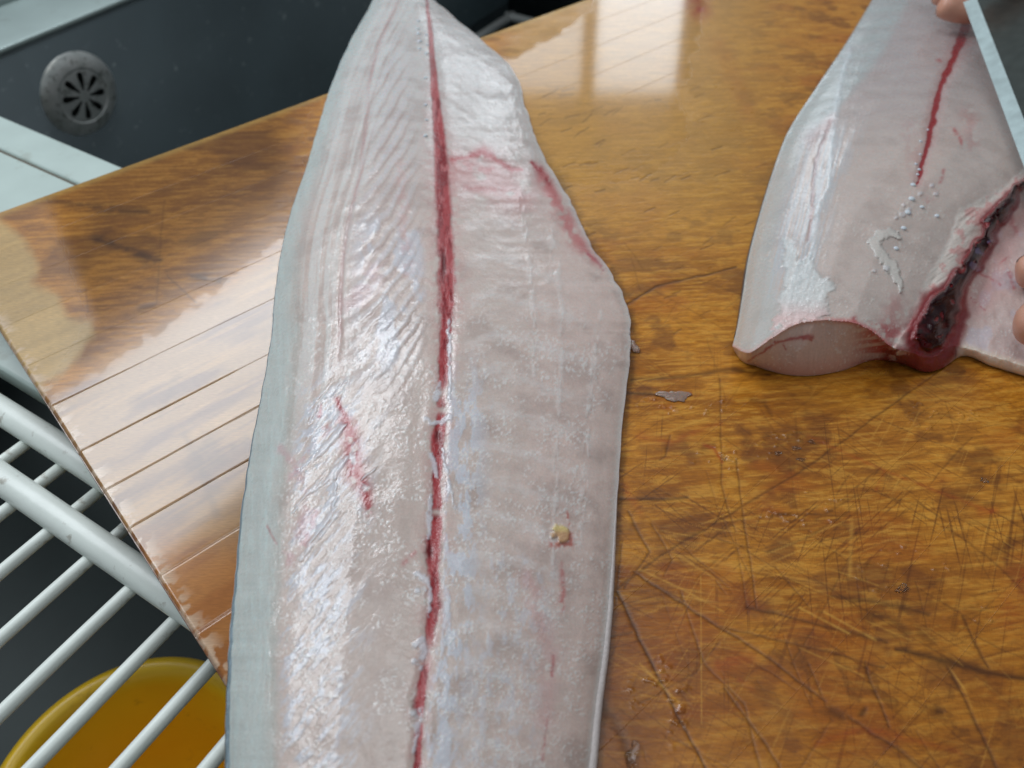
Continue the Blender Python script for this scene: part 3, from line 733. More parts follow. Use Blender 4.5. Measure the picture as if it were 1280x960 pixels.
    col = mixc(col, C(216, 216, 214), lm*sst(ls, .48, .62)*.55); col = mixc(col, C(178, 160, 154), lm*sst(ls, .46, .34)*.4); h += .00022*lm*(ls-.5)
    # bluish window sheen painted into the flesh colour, in slanting tongues
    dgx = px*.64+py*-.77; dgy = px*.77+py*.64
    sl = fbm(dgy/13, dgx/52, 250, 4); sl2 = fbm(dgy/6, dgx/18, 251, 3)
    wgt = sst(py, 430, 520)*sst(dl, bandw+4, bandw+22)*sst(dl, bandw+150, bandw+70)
    painted_sheen = sst(sl*.55+sl2*.45 + .10*(wgt-1), .42, .60)*wgt*sst(fbm(dgy/3, dgx/12, 257, 3), .2, .55)
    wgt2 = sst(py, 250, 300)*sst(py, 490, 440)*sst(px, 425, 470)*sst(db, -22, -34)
    painted_sheen = np.maximum(painted_sheen, wgt2*sst(fbm(px/22, py/30, 252, 4), .42, .60)*.75)
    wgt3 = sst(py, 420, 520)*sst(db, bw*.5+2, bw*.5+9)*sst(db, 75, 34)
    painted_sheen = np.maximum(painted_sheen, wgt3*sst(fbm(px/9, py/22, 253, 5, .65), .42, .56))
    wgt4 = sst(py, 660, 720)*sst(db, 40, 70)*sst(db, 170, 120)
    painted_sheen = np.maximum(painted_sheen, wgt4*sst(fbm(px/9, py/16, 254, 5, .65), .48, .68)*.6)
    col = mixc(col, C(206, 214, 228), painted_sheen*.60)
    h += 0.00009*painted_sheen*(.3+fbm(dgy/2.5, dgx/16, 256, 3)) + .00035*(sl-.5)*sst(py, 430, 520)*sst(dl, bandw, bandw+20)*sst(dl, bandw+160, bandw+80)
    # long beaded lines of fat on the belly side
    for pts in ([(650,240,4),(662,330,4),(667,400,4),(668,470,3)], [(690,290,5),(702,380,5),(702,450,4),(697,540,4),(694,640,4),(690,720,3)], [(752,390,3),(743,450,5),(736,540,6),(729,620,5),(724,680,4)], [(640,110,5),(655,170,6),(672,210,4)]):
        d, w = polydist(px, py, pts); k = np.exp(-(d/w)**2)*sst(fbm(px/4, py/9, 261, 3), .40, .62)
        col = mixc(col, C(226, 220, 218), k*.4); h += .00018*k
    # fine pale speckles
    spk = sst(fbm(px/2.8, py/2.8, 262, 2), .56, .76)*sst(fbm(px/30, py/22, 263, 3)+.10*mr*f2, .42, .58)*sst(py, 300, 480)*(1-band)
    col = mixc(col, C(228, 224, 222), spk*.60); h += .00010*spk
    # blood stains
    def stain(pts, c, k, halo=1.0, sc=(7, 7), thr=(.3, .6)):
        nonlocal col
        d, w = polydist(px+3*(fbm(px/8, py/8, 271)-.5), py+3*(fbm(px/8, py/8, 272)-.5), pts)
        m = np.exp(-(d/(w*.5*halo))**2)*sst(fbm(px/sc[0], py/sc[1], 273, 3), *thr)*k
        col = mixc(col, c, np.clip(m, 0, 1))
    stain([(565,200,8),(585,196,8),(603,190,16),(622,200,9),(640,213,8),(652,212,5)], C(172, 44, 52), .95, 1.0, (7,7), (.2,.5))
    stain([(575,206,12),(600,212,10),(620,212,6)], C(186, 80, 84), .7)
    stain([(570,215,40),(620,225,50),(650,245,40)], C(206, 150, 150), .6, 1.3, (20, 14), (.2, .5))
    stain([(580,235,8),(630,238,8)], C(190, 110, 112), .5)
    stain([(664,203,6),(674,212,13),(684,226,10),(694,244,5)], C(158, 34, 44), 1.0, 1.0, (9, 9), (.1, .35))
    stain([(680,225,16),(702,265,20),(722,300,22),(745,325,12)], C(200, 122, 122), .9, 1.1, (12, 12), (.2, .5))
    stain([(735,318,5),(748,326,6),(756,340,8)], C(178, 80, 92), .8)
    stain([(421,500,8),(426,512,6),(436,530,16),(438,552,22),(441,572,20),(444,592,24),(456,612,16),(462,640,10)], C(164, 48, 54), .95, 1.15, (9, 10), (.12, .5))
    stain([(404,506,6),(399,520,6)], C(176, 80, 84), .8); stain([(425,525,8),(405,535,6)], C(190, 104, 104), .6)
    stain([(380,680,14),(395,640,8)], C(196, 140, 148), .6); stain([(350,560,10),(390,620,12),(360,700,14)], C(200, 160, 164), .6, 1.2, (14, 14))
    stain([(330,650,3),(345,680,3)], C(170, 110, 110), .6); stain([(709,640,3),(712,662,4),(713,680,10),(690,680,8)], C(186, 84, 70), .8)
    stain([(702,700,6),(704,740,8),(701,760,9)], C(190, 110, 108), .7); stain([(692,820,4),(690,845,4)], C(176, 84, 86), .8); stain([(684,900,4),(678,950,4)], C(184, 110, 110), .6)
    stain([(660,720,20),(690,820,22),(680,900,20)], C(206, 164, 162), .5, 1.2, (16, 20)); stain([(505,705,8),(520,690,6)], C(178, 90, 92), .5); stain([(525,770,6),(528,776,6)], C(176, 60, 66), .8)
    stain([(425,420,5),(438,427,4)], C(190, 96, 104), .8); stain([(500,210,16),(510,340,14)], C(204, 160, 158), .4)
    stain([(440,380,30),(470,340,24)], C(206, 168, 172), .4, 1.2, (18, 14))
    stain([(360,600,6),(390,560,6),(430,520,5)], C(208, 170, 176), .5)
    # bloodline: red muscle with streaks
    bc = mixc(np.broadcast_to(C(166, 62, 66), col.shape).copy(), C(132, 26, 34), sst(fbm(px/4, py/16, 281, 3), .46, .66))
    bc = mixc(bc, C(188, 104, 106), sst(fbm(px/3, py/10, 282, 3), .56, .72)*.7)
    bc = mixc(bc, C(196, 150, 148), sst(py, 160, 20)*.45)
    pinkh = np.exp(-(db/(bw*1.1+2))**2)*sst(py, 30, 180)
    col = mixc(col, C(196, 134, 134), pinkh*.5*sst(g2, .3, .6))
    col = mixc(col, bc, blood)
    for cy, cx_, rx, ry in ((545, 547, 3.0, 9), (330, 555, 2.5, 20), (690, 538, 4, 10)):
        k = np.exp(-((px-cx_)/rx)**2-((py-cy)/ry)**2); col = mixc(col, C(90, 6, 14), k*.85); h -= .0008*k
    # white sinew beside the bloodline
    sin_ = np.zeros_like(px)
    for pts in ([(549,480,6),(545,500,7)], [(532,524,7),(540,530,8),(549,528,4)], [(552,528,5),(562,520,7)], [(538,565,5),(543,580,7),(546,596,5)], [(539,620,4),(536,650,6),(537,672,5)], [(520,718,7),(532,722,8),(538,735,5),(536,770,4)], [(520,738,6),(530,738,5)], [(519,806,8),(528,800,9),(530,815,9),(525,835,6)], [(518,826,8),(524,832,7)], [(517,892,9),(526,888,8),(522,905,7),(518,940,5)], [(560,400,3),(562,440,4),(561,500,3)], [(553,560,3),(560,600,4),(570,640,3)]):
        d, w = polydist(px+5*(fbm(px/6, py/6, 291, 3)-.5), py+5*(fbm(px/6, py/6, 292, 3)-.5), pts)
        sin_ = np.maximum(sin_, sst(d, w*.72, w*.22)*np.ones_like(px))
    sin_ *= sst(fbm(px/6, py/6, 296, 3), .22, .5)
    for pts in ([(432,476,4),(414,488,11),(402,496,7),(385,530,3)], [(434,530,4),(418,546,12),(398,566,8),(372,588,3)], [(434,571,4),(415,592,12),(388,615,7),(366,640,3)], [(420,640,10),(400,665,10),(375,700,5)], [(418,596,3),(420,620,3),(416,634,3)], [(452,600,2),(470,585,3)]):
        d, w = polydist(px+5*(fbm(px/7, py/7, 293)-.5), py+5*(fbm(px/7, py/7, 294)-.5), pts)
        k = sst(d, w*.75, w*.15)*sst(fbm(dgy/3, dgx/22, 295, 3), .25, .5); col = mixc(col, C(214, 212, 218), k*.7); h += .0005*k
    col = mixc(col, C(216, 214, 222), sin_*.75); h += .00022*sin_
    # yellow fat nodule
    nod = sst(np.hypot((px-702-2*(g2-.5)*6)/10, (py-668)/13)+.6*(g2-.5), 1.05, .7)
    col = mixc(col, C(200, 150, 96), nod*.8); col = mixc(col, C(226, 206, 140), nod*sst(py, 668, 660)*.8); h += .001*nod
    # paler thin edge on the right
    col = mixc(col, C(214, 206, 202), sst(dr, 10, 2)*.5)
    h += 0.00005*(g3-.5)*sst(py, 60, 500) + .00012*(g2-.5) + .0004*(fbm(fx*70, fy*70, 224, 2)-.5) + .00007*(fbm(px/2.8, py/2.8, 225, 2)-.5)*sst(fbm(px/40, py/34, 226, 3), .40, .62)*sst(py, 200, 420) + .0009*(g1-.5)*sst(s, 0, .1)*sst(s, 1, .9)
    h = np.maximum(h, .0012)
    rg = .30 - .08*sst(g2, .5, .7) - .06*blood + .02*band - .10*painted_sheen
    X, Y, Zz = PX(px, py, h)
    V = np.stack([X, Y, Zz], -1).reshape(-1, 3) - np.array(root.location)
    nr, nc = px.shape; quads = grid_quads(nr, nc)
    lab = np.zeros(px.shape, int); lab[blood > .5] = 1; lab[(sin_ > .5)] = 2; lab[nod > .5] = 3
    fl = lab[:-1, :-1].reshape(-1)
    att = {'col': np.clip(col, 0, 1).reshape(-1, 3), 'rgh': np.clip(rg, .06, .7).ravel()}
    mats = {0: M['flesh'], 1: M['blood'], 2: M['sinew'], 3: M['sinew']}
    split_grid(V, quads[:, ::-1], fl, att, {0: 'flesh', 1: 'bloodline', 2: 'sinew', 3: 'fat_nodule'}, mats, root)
    # skin: from the flesh's border outwards and down to the board, closed underneath
    step = 4; ri = np.arange(0, nr, step)
    Vg = V.reshape(nr, nc, 3)
    def skin_side(j, sign, name, out0):
        e = Vg[ri, j]; rr_ = rows[ri]
        dirv = np.gradient(e, axis=0); dirv[:, 2] = 0; nrm = np.stack([dirv[:, 1], -dirv[:, 0], 0*dirv[:, 0]], 1); nrm /= np.linalg.norm(nrm, axis=1)[:, None]+1e-9
        cen = Vg[ri, nc//2]-e; sg = np.sign((nrm*cen).sum(1))[:, None]; nrm = -nrm*sg
        ow = out0(rr_)[:, None]
        zb = 0.0002
        prof = [(0.0, 1.0), (.35, .93), (.7, .75), (.95, .45), (1.0, .2), (.9, 0.0), (-1.5, 0.0)]
        ring = []
        for (a, f) in prof:
            v = e + nrm*ow*a; v[:, 2] = zb + (e[:, 2]-zb)*f + (.0002*sin(a*3) if f not in (0., 1.) else 0); ring.append(v)
        G = np.stack(ring, 1); n_, m_ = G.shape[:2]
        pyv = np.repeat(rr_[:, None], m_, 1); t = np.repeat(np.linspace(0, 1, m_)[None], n_, 0)
        c = np.empty((n_, m_, 3))
        if sign < 0:
            c[:] = C(120, 136, 144); c = mixc(c, C(40, 52, 66), sst(t, .15, .5)); c = mixc(c, C(150, 166, 178), sst(fbm(pyv/12, t*6, 301), .58, .7)*sst(pyv, 600, 760)*.7)  # pale dashes paint specular glints into the near skin
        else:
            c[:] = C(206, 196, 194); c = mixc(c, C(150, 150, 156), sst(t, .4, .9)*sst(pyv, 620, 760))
        q = grid_quads(n_, m_)
        me = np_mesh(name, G.reshape(-1, 3), q if sign < 0 else q[:, ::-1], True, {'col': c.reshape(-1, 3), 'rgh': np.full(n_*m_, .22)})
        return link_mesh(name, me, M['skin'], root)
    skin_side(0, -1, 'skin', lambda r: np.interp(r, [-70, 200, 330, 480, 700, 1080], [.0002, .0004, .0010, .0013, .0022, .0034]))
    skin_side(nc-1, 1, 'skin', lambda r: np.interp(r, [-70, 400, 620, 760, 1080], [.0002, .0004, .0008, .0022, .0032]))
    # pin bones: pale bead ends in a row beside the bloodline near the tail
    bm = bmesh.new(); bmesh.ops.create_icosphere(bm, subdivisions=2, radius=0.0012)
    bead = bpy.data.meshes.new('pin_bone'); bm.to_mesh(bead); bm.free(); bead.polygons.foreach_set('use_smooth', [True]*len(bead.polygons))
    bead.materials.append(M['bone'])
    for (bxp, byp, sc) in ((523,26,1.3), (522,36,1.5), (523,43,1.7), (524,52,1.8), (524,61,1.5), (533,44,1.2), (534,56,1.1), (533,68,1.3), (532,97,1.2), (532,131,1.2), (533,150,1.0), (532,170,1.3)):
        i = int(round((byp+70)/1.25)); j = int(np.argmin(np.abs(px[i]-bxp)))
        o = bpy.data.objects.new('pin_bone', bead); COL.objects.link(o); o.parent = root
        o.location = V.reshape(nr, nc, 3)[i, j] + np.array((0, 0, .0001)); o.scale = (sc, sc*1.1, sc*.7)
    return root, bead
M['bone'] = simple_mat('pale_bone', (0.72, 0.70, 0.74), 0.3, 0, var=.08, vscale=300, **{'Subsurface Weight': 0.2})
f1, bead_me = fish_one()

# ------------------------------------------------------------------ the second fillet, cut across, with belly flap and blood
L2 = [(-80,1138),(-40,1112),(0,1090),(50,1060),(110,1020),(165,985),(215,966),(270,949),(320,936),(370,928),(415,920),(434,915)]
B2 = [(915,434),(925,449),(945,458),(1000,470),(1050,464),(1095,450),(1130,456),(1160,465),(1178,460),(1200,446),(1240,458),(1280,470),(1345,484)]
CUTTOP = [(915,432),(935,441),(960,425),(985,409),(1040,400),(1075,406),(1095,417),(1112,432),(1140,440),(1165,446),(1190,432),(1205,434),(1240,444),(1280,456),(1345,470)]
STREAK = [(1158,446,44),(1166,420,56),(1180,385,52),(1192,368,34),(1202,352,20),(1212,335,17),(1222,315,23),(1232,300,20),(1242,280,22),(1256,258,20),(1272,236,14),(1290,214,8)]
MEMB = [(1112,440),(1140,400),(1162,362),(1180,320),(1192,290),(1215,266),(1250,240),(1285,214)]
def fish_two():
    root = empty('fish_fillet', P(1100, 300, 0.0006))
    tag(root, 'shorter cut fish fillet with dark blood clot and belly flap under the knife', 'fish fillet', 'fish fillets on the cutting board')
    nc, nr = 360, 430
    u = np.linspace(0, 1, nc)[None]; v = np.linspace(0, 1, nr)[:, None]
    Lpy = -80+(434+80)*v; Lx = curve(Lpy, L2)
    Bx = 915+(1345-915)*u; By = curve(Bx, B2)
    Tx = 1138+(1345-1138)*u; Ty = -80+0*u
    Rx = 1345+0*v; Ry = -80+(484+80)*v
    px = (1-u)*Lx+u*Rx+(1-v)*Tx+v*Bx-((1-u)*(1-v)*1138+u*(1-v)*1345+(1-u)*v*915+u*v*1345)
    py = (1-u)*Lpy+u*Ry+(1-v)*Ty+v*By-((1-u)*(1-v)*-80+u*(1-v)*-80+(1-u)*v*434+u*v*484)
    jx = px+5*(fbm(px/9, py/9, 301, 3)-.5); jy = py+5*(fbm(px/9, py/9, 302, 3)-.5)
    xl = curve(np.clip(py, -80, 434), L2)
    xm = np.interp(py, [p[1] for p in MEMB[::-1]], [p[0] for p in MEMB[::-1]]); xm = np.where(py < 214, 1285+(214-py)*1.05, xm)
    T = np.interp(py, [-80, 0, 150, 300, 434], [.016, .020, .027, .032, .033])
    s = np.clip((px-xl)/(xm-xl), 0, 1)
    tab = np.linspace(0, 1, 301); prof = np.interp(tab, [0, .04, .12, .25, .45, .65, .85, 1], [.16, .36, .62, .86, 1.0, .97, .80, .62])
    ker = np.hanning(15); ker /= ker.sum(); prof = np.convolve(np.pad(prof, 7, mode='edge'), ker, 'valid')
    body = T*np.interp(s, tab, prof)
    over = np.clip((px-xm)/60, 0, 1); flap = np.interp(py, [200, 300, 484], [.013, .011, .007])
    bodyz = body*(1-sst(over, 0, 1))+flap*sst(over, 0, 1)
    # the cut face falls from its upper edge to the board
    yc = curve(np.clip(px, 915, 1345), CUTTOP)+2*(fbm(px/9, px*0, 303)-.5); yb = curve(np.clip(px, 915, 1345), B2)
    t = np.clip((py-yc)/np.maximum(yb-yc, 1), 0, 1)
    face = (py > yc)
    isflap = sst(px, 1180, 1210)
    h = np.where(face, bodyz*(1-t)**np.where(isflap > .5, .6, .85)+.0005, bodyz)
    h = h + .0005*np.sin(np.clip((py-yc)/8, -3, 0)+3)*0
    fx, fy, _ = PX(px, py, h)
    g1 = fbm(fx*60, fy*60, 320, 4); g2 = fbm(fx*260, fy*260, 321, 4); g3 = fbm(px/3, py/3, 322, 2)
    dl = px-xl
    col = np.empty(px.shape+(3,)); col[:] = C(202, 186, 179)
    col = mixc(col, C(170, 164, 168), sst(py, 220, 40)*.6)  # greyer far end: the hand's shade painted into the flesh
    col = mixc(col, C(166, 150, 144), sst(g1, .5, .75)*.3)
    col *= (.95+.10*g2)[..., None]
    ed = curve(np.clip(py, -80, 434), [(-80, 40), (0, 46), (110, 50), (165, 34), (260, 26), (340, 36), (434, 60)])
    band = sst(dl, ed+8, ed-8)
    col = mixc(col, C(176, 192, 192), band*.6*(1-sst(py, 150, 220)*.35))
    fst = fbm(px/2.4+py/9, py/40, 323, 3); col = mixc(col, C(184, 196, 206), sst(py, 120, 200)*sst(py, 400, 330)*sst(dl, 15, 35)*sst(dl, 110, 70)*.5*sst(fst, .35, .6))
    h += .0002*(fst-.5)*sst(dl, 10, 40)*sst(dl, 120, 80)
    for pts, c, k in (([(1062,60,6),(1045,130,8),(1040,170,10),(1036,230,5),(1024,260,7),(1015,320,8)], C(206, 214, 220), .55), ([(1040,150,3),(1020,200,3),(1010,300,3)], C(176, 134, 134), .6), ([(1010,175,18),(1040,150,10)], C(188, 150, 150), .4)):
        d, w = polydist(jx, jy, pts); m = np.exp(-(d/(w*.6))**2); col = mixc(col, c, m*k); h += .0003*m*(1 if k == .55 else -1)
    q = (py+.12*px+14*(fbm(px/40, py/40, 325)-.5))/17; f = np.abs((q % 1)-.5)*2
    mm = sst(px, 1040, 1070)*sst(px, 1200, 1160)*sst(py, 200, 120); col = mixc(col, C(166, 146, 148), mm*.25*f); h += .0002*mm*(f-.5)
    # bloodline and stains
    d, w = polydist(jx, jy, [(1222,-40,16),(1210,20,15),(1200,55,12),(1190,75,8),(1175,110,7),(1168,140,8),(1160,180,7),(1150,215,5),(1146,230,3)])
    bl = sst(d, w*.62, w*.34); col = mixc(col, C(190, 130, 130), np.exp(-(d/(w*1.2))**2)*.5); col = mixc(col, C(150, 44, 50), bl); h -= .0008*np.exp(-(d/w)**2)
    for pts, k in (([(1190,160,5),(1200,175,4),(1205,185,3)], .7), ([(1180,215,3),(1174,228,4),(1180,212,3)], .6), ([(1172,74,4),(1175,75,4)], .7), ([(1210,140,16),(1215,180,16)], .25), ([(1135,160,14),(1150,230,20)], .2), ([(1120,380,20),(1110,420,26)], .35), ([(1085,405,8),(1120,418,20),(1135,430,20)], .7), ([(1068,400,7),(1072,412,6)], .8), ([(1160,250,8),(1170,240,8)], .25)):
        d, w = polydist(jx, jy, pts); m = np.exp(-(d/(w*.6))**2)*k*sst(fbm(px/6, py/6, 327, 3), .25, .6); col = mixc(col, C(172, 52, 60), m)
    # white patch of membrane at the cut's corner
    d = inpoly(jx+8*(g2-.5)*2, jy+8*(g2-.5)*2, [(978,298),(990,302),(1000,330),(1012,318),(1024,345),(1042,352),(1034,372),(1036,392),(1012,400),(985,405),(962,418),(972,385),(980,355)])
    wp = sst(d, -3, 4); col = mixc(col, C(214, 218, 218)*(0.9+.2*fbm(px/10, py/6, 331))[..., None], wp*.7); col = mixc(col, C(222, 176, 172), wp*sst(py, 370, 400)*.6); h += (.0005+.0008*(fbm(px/7, py/7, 332)-.5))*wp
    # pale shred of tissue
    shred = np.zeros_like(px)
    for pts in ([(1090,303,10),(1098,295,15),(1110,291,12),(1120,293,7),(1126,297,4)], [(1092,302,12),(1099,314,16),(1106,322,12),(1112,331,17),(1118,340,12),(1122,352,9),(1127,366,5)]):
        d, w = polydist(px+8*(fbm(px/7, py/7, 333, 3)-.5), py+8*(fbm(px/7, py/7, 334, 3)-.5), pts); shred = np.maximum(shred, sst(d, w*.6, w*.36))
    col = mixc(col, C(214, 208, 202), shred*.85); h += .0008*shred
    # fibrous white membrane beside the blood
    dm = inpoly(jx, jy, [(1112,446),(1122,420),(1140,400),(1148,378),(1158,352),(1176,322),(1190,296),(1194,284),(1200,262),(1240,244),(1290,206),(1290,226),(1256,262),(1236,290),(1216,318),(1205,340),(1196,360),(1170,380),(1150,410),(1140,446)])
    mb = sst(dm, -3, 3); fib = fbm((px*.55+py*.83)/4.5, (px*.83-py*.55)/26, 341, 3)
    col = mixc(col, C(218, 206, 198)*(.84+.32*fib)[..., None], mb*.92); col = mixc(col, C(206, 128, 126), mb*sst(fbm(px/12, py/12, 342), .54, .68)*.6)
    h += mb*(.0006+.0011*(fib-.5))
    # belly flap
    fm = sst(px-xm, 34, 48)*sst(py, 190, 240)
    col = mixc(col, C(206, 182, 178), fm*.7); col = mixc(col, C(196, 192, 206), fm*sst(fbm(px/16, py/22, 351, 3), .5, .66)*.45)
    for pts in ([(1224,342,3),(1238,348,4),(1250,356,3)], [(1212,372,2.4),(1225,382,2.4),(1232,388,2)], [(1258,260,10),(1270,290,8)], [(1250,330,3),(1262,322,3)], [(1262,340,6),(1266,360,5)], [(1220,330,3),(1240,310,3)]):
        d, w = polydist(jx, jy, pts); col = mixc(col, C(176, 66, 74), np.exp(-(d/(w*.45))**2)*.6*sst(fbm(px/5, py/5, 353), .25, .6))
    col = mixc(col, C(206, 130, 130), np.exp(-((px-xm-70)/22)**2)*sst(py, 180, 230)*sst(py, 420, 380)*.35)
    low = isflap*sst(py, yc-8, yc+2); col = mixc(col, C(226, 208, 190), low*.8)
    h += fm*.0016*(fbm(px/18, py/22, 352, 3)-.5)
    # the cut face
    cf = face & (px < 1120)
    cfm = cf.astype(float)*sst(px, 1125, 1105)
    rings = fbm(px/40, py/4+px/30, 361, 3)
    fc = np.broadcast_to(C(204, 176, 166), col.shape)*(.92+.16*fbm(px/2.5, py/30, 362))[..., None]
    fc = mixc(fc, C(214, 204, 196), sst(px, 975, 930)*.6); fc = mixc(fc, C(196, 130, 122), sst(t, .55, 1)*.5)
    fc = mixc(fc, C(172, 44, 50), sst(px, 1055, 1105)*sst(rings, .35, .6)*.9)
    col = mixc(col, fc, cfm)
    for pts in ([(936,450,2),(955,440,3),(968,428,3),(985,424,3),(1000,422,4),(1015,420,4)], [(1005,424,4),(1014,424,3)], [(980,430,2),(982,436,2)]):
        d, w = polydist(jx, jy, pts); col = mixc(col, C(164, 56, 56), np.exp(-(d/(w*.6))**2)*.8)
    lipm = np.exp(-((py-yc)/3.0)**2)*(px < 1115); col = mixc(col, C(212, 150, 146), lipm*.5); col = mixc(col, C(176, 50, 56), lipm*sst(px, 1020, 1060)*.6); h += .0005*lipm
    # blood around the clot, and the clot with its streak
    jx2 = px+13*(fbm(px/17, py/17, 375, 2)-.5); jy2 = py+13*(fbm(px/17, py/17, 376, 2)-.5)
    d, w = polydist(jx2, jy2, STREAK)
    halo = sst(d, w*.75+4, w*.4); rb = np.clip(sst(d, w*.78, w*.5), 0, 1)
    base_r = sst(px, 1095, 1112)*sst(px, 1200, 1180)*sst(py, 424, 440)
    blood = np.maximum(rb, base_r*sst(fbm(px/9, py/7, 371, 3), .30, .45)); 
    col = mixc(col, C(190, 84, 88), halo*.55); col = mixc(col, C(120, 18, 28), blood*.95)
    cc = STREAK[:]; d2, w2 = polydist(jx2+2, jy2, [(x, y, ww*.62) for x, y, ww in cc if y < 436])
    clot = sst(d2, w2*.62, w2*.46)*sst(fbm(px/7, py/7, 372, 3), .22, .32)
    col = mixc(col, C(30, 3, 8), clot*.97); col = mixc(col, C(84, 8, 14), clot*sst(fbm(px/12, py/12, 373), .55, .75)*.6)
    h += .0016*sst(d, w*.8, w*.2) + .0045*np.sqrt(sst(d2, w2*.70, w2*.05)) + clot*.0042*(noise(px/15, py/12, 374)-.4)
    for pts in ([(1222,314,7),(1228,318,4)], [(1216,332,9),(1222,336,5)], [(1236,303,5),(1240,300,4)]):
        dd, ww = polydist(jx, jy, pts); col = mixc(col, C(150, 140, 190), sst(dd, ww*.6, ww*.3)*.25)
    # drips of whitish fluid by the pin bones
    for (x, y, r) in ((1128,268,5),(1136,262,4),(1120,272,4),(1108,335,5),(1093,338,3),(1170,242,4),(1130,256,3),(1150,242,4),(1165,232,4)):
        k = sst(np.hypot(px-x, (py-y)*1.2)+3*(g2-.5), r, r*.5); col = mixc(col, C(210, 208, 214), k*.6); h += .0006*k
    spk = sst(fbm(px/2.4, py/2.4, 381, 2), .68, .8)*sst(fbm(px/30, py/26, 382), .45, .6)*sst(py, 190, 280)*(1-clot)*(1-blood)
    col = mixc(col, C(222, 216, 210), spk*.45); h += .0002*spk
    h += .00012*(g2-.5)*(1-clot) + .0004*(fbm(fx*80, fy*80, 324, 2)-.5)*(1-clot) + (1-clot)* .00007*(fbm(px/2.4, py/2.4, 325, 2)-.5)*sst(fbm(px/36, py/30, 326, 3), .40, .62)
    h = np.maximum(h, .0004)
    rg = np.clip(.30-.08*sst(g2, .5, .7) - .24*clot - .08*blood + .05*cfm, .05, .6)
    X, Y, Zz = PX(px, py, h)
    V = np.stack([X, Y, Zz], -1).reshape(-1, 3)-np.array(root.location)
    lab = np.zeros(px.shape, int); lab[fm > .5] = 4; lab[(wp > .5) | (mb > .5)] = 2; lab[shred > .5] = 5; lab[cfm > .5] = 3; lab[(bl > .5)] = 1; lab[(blood > .5)] = 6; lab[clot > .5] = 7
    names = {0: 'flesh', 1: 'bloodline', 2: 'membrane', 3: 'cut_face', 4: 'belly_flap', 5: 'tissue_shred', 6: 'blood', 7: 'blood_clot'}
    mats = {0: M['flesh'], 1: M['blood'], 2: M['sinew'], 3: M['flesh'], 4: M['flesh'], 5: M['sinew'], 6: M['blood'], 7: M['clot']}
    att = {'col': np.clip(col, 0, 1).reshape(-1, 3), 'rgh': rg.ravel()}
    split_grid(V, grid_quads(nr, nc)[:, ::-1], lab[:-1, :-1].reshape(-1), att, names, mats, root)
    # skin along the left edge, tucked under
    Vg = V.reshape(nr, nc, 3); ri = np.arange(0, nr-14, 4); e = Vg[ri, 0]
    zb = float(-root.location.z)+.0003
    ow = np.interp(np.linspace(0, 1, len(ri)), [0, .5, .8, 1], [.0002, .0006, .0009, .0003])[:, None]
    dirv = np.gradient(e, axis=0); nrm = np.stack([-dirv[:, 1], dirv[:, 0], 0*dirv[:, 0]], 1); nrm /= np.linalg.norm(nrm, axis=1)[:, None]; cen = Vg[ri, 40]-e; nrm *= -np.sign((nrm*cen).sum(1))[:, None]
    ring = []
    for a, f in [(0, 1), (.4, .92), (.8, .7), (1, .35), (.9, 0), (-4, 0)]:
        q_ = e+nrm*ow*a; q_[:, 2] = zb+(e[:, 2]-zb)*f; ring.append(q_)
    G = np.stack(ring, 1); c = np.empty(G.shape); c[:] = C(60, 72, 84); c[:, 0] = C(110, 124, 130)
    me = np_mesh('skin', G.reshape(-1, 3), grid_quads(*G.shape[:2]), True, {'col': c.reshape(-1, 3), 'rgh': np.full(G.shape[0]*G.shape[1], .25)})
    link_mesh('skin', me, M['skin'], root)
    for (bxp, byp, sc) in ((1145,205,.9), (1150,193,.8), (1149,212,1.0), (1147,218,.9), (1141,231,1.5), (1139,249,1.7), (1152,259,1.2), (1134,266,1.7), (1171,270,1.3), (1129,285,1.4), (1120,311,1.3), (1160,162,.7), (1151,177,.9)):
        k = int(np.argmin((px-bxp)**2+(py-byp)**2))
        o = bpy.data.objects.new('pin_bone', bead_me); COL.objects.link(o); o.parent = root
        o.location = V[k]+np.array((0, 0, .0001)); o.scale = (sc, sc, sc*.7)
    return root
f2 = fish_two()

# ------------------------------------------------------------------ knife: blade edge towards the fish, ground bevel, handle away from the camera
K1 = P(1204, 2, 0.052); K2 = P(1292, 240, 0.027)
KB = (K2-K1).normalized(); KW = Vector((1, 0.12, 0.42)); KW = (KW-KB*KW.dot(KB)).normalized(); KN = KB.cross(KW).normalized()
if KN.z < 0: KN = -KN
KL = (K2-K1).length
knife = empty('knife', K1); tag(knife, 'steel kitchen knife with a bright ground edge over the cut fillet', 'knife')
def blade_metal(name, c, rough, metal):
    return simple_mat(name, c, rough, metal, bump=(260, .12, .0004), var=.35, vscale=130)
M['blade'] = blade_metal('dull_blade_steel', (0.16, 0.18, 0.17), .26, .9)
M['bevel'] = blade_metal('ground_steel', (0.42, 0.52, 0.53), .5, .25)
BW, BVW = 0.052, 0.0088
def kp(l, w, n): return KB*l + KW*w + KN*n
bm = bmesh.new()
n = 24; rows_ = []
for i in range(n+1):
    l = KL*i/n; wmax = BW*(1-.75*max(0, (l/KL-.8)/.2)**1.6)
    rows_.append([bm.verts.new(kp(l, BVW, .0011)), bm.verts.new(kp(l, max(wmax, BVW+.001), .0016)), bm.verts.new(kp(l, max(wmax, BVW+.001), -.0016)), bm.verts.new(kp(l, BVW, -.0012))])
for i in range(n):
    for k in range(4): bm.faces.new((rows_[i][k], rows_[i][(k+1) % 4], rows_[i+1][(k+1) % 4], rows_[i+1][k]))
bm.faces.new(rows_[0]); bm.faces.new(rows_[-1])
bm_obj('blade', bm, M['blade'], knife)
bm = bmesh.new(); rows_ = []
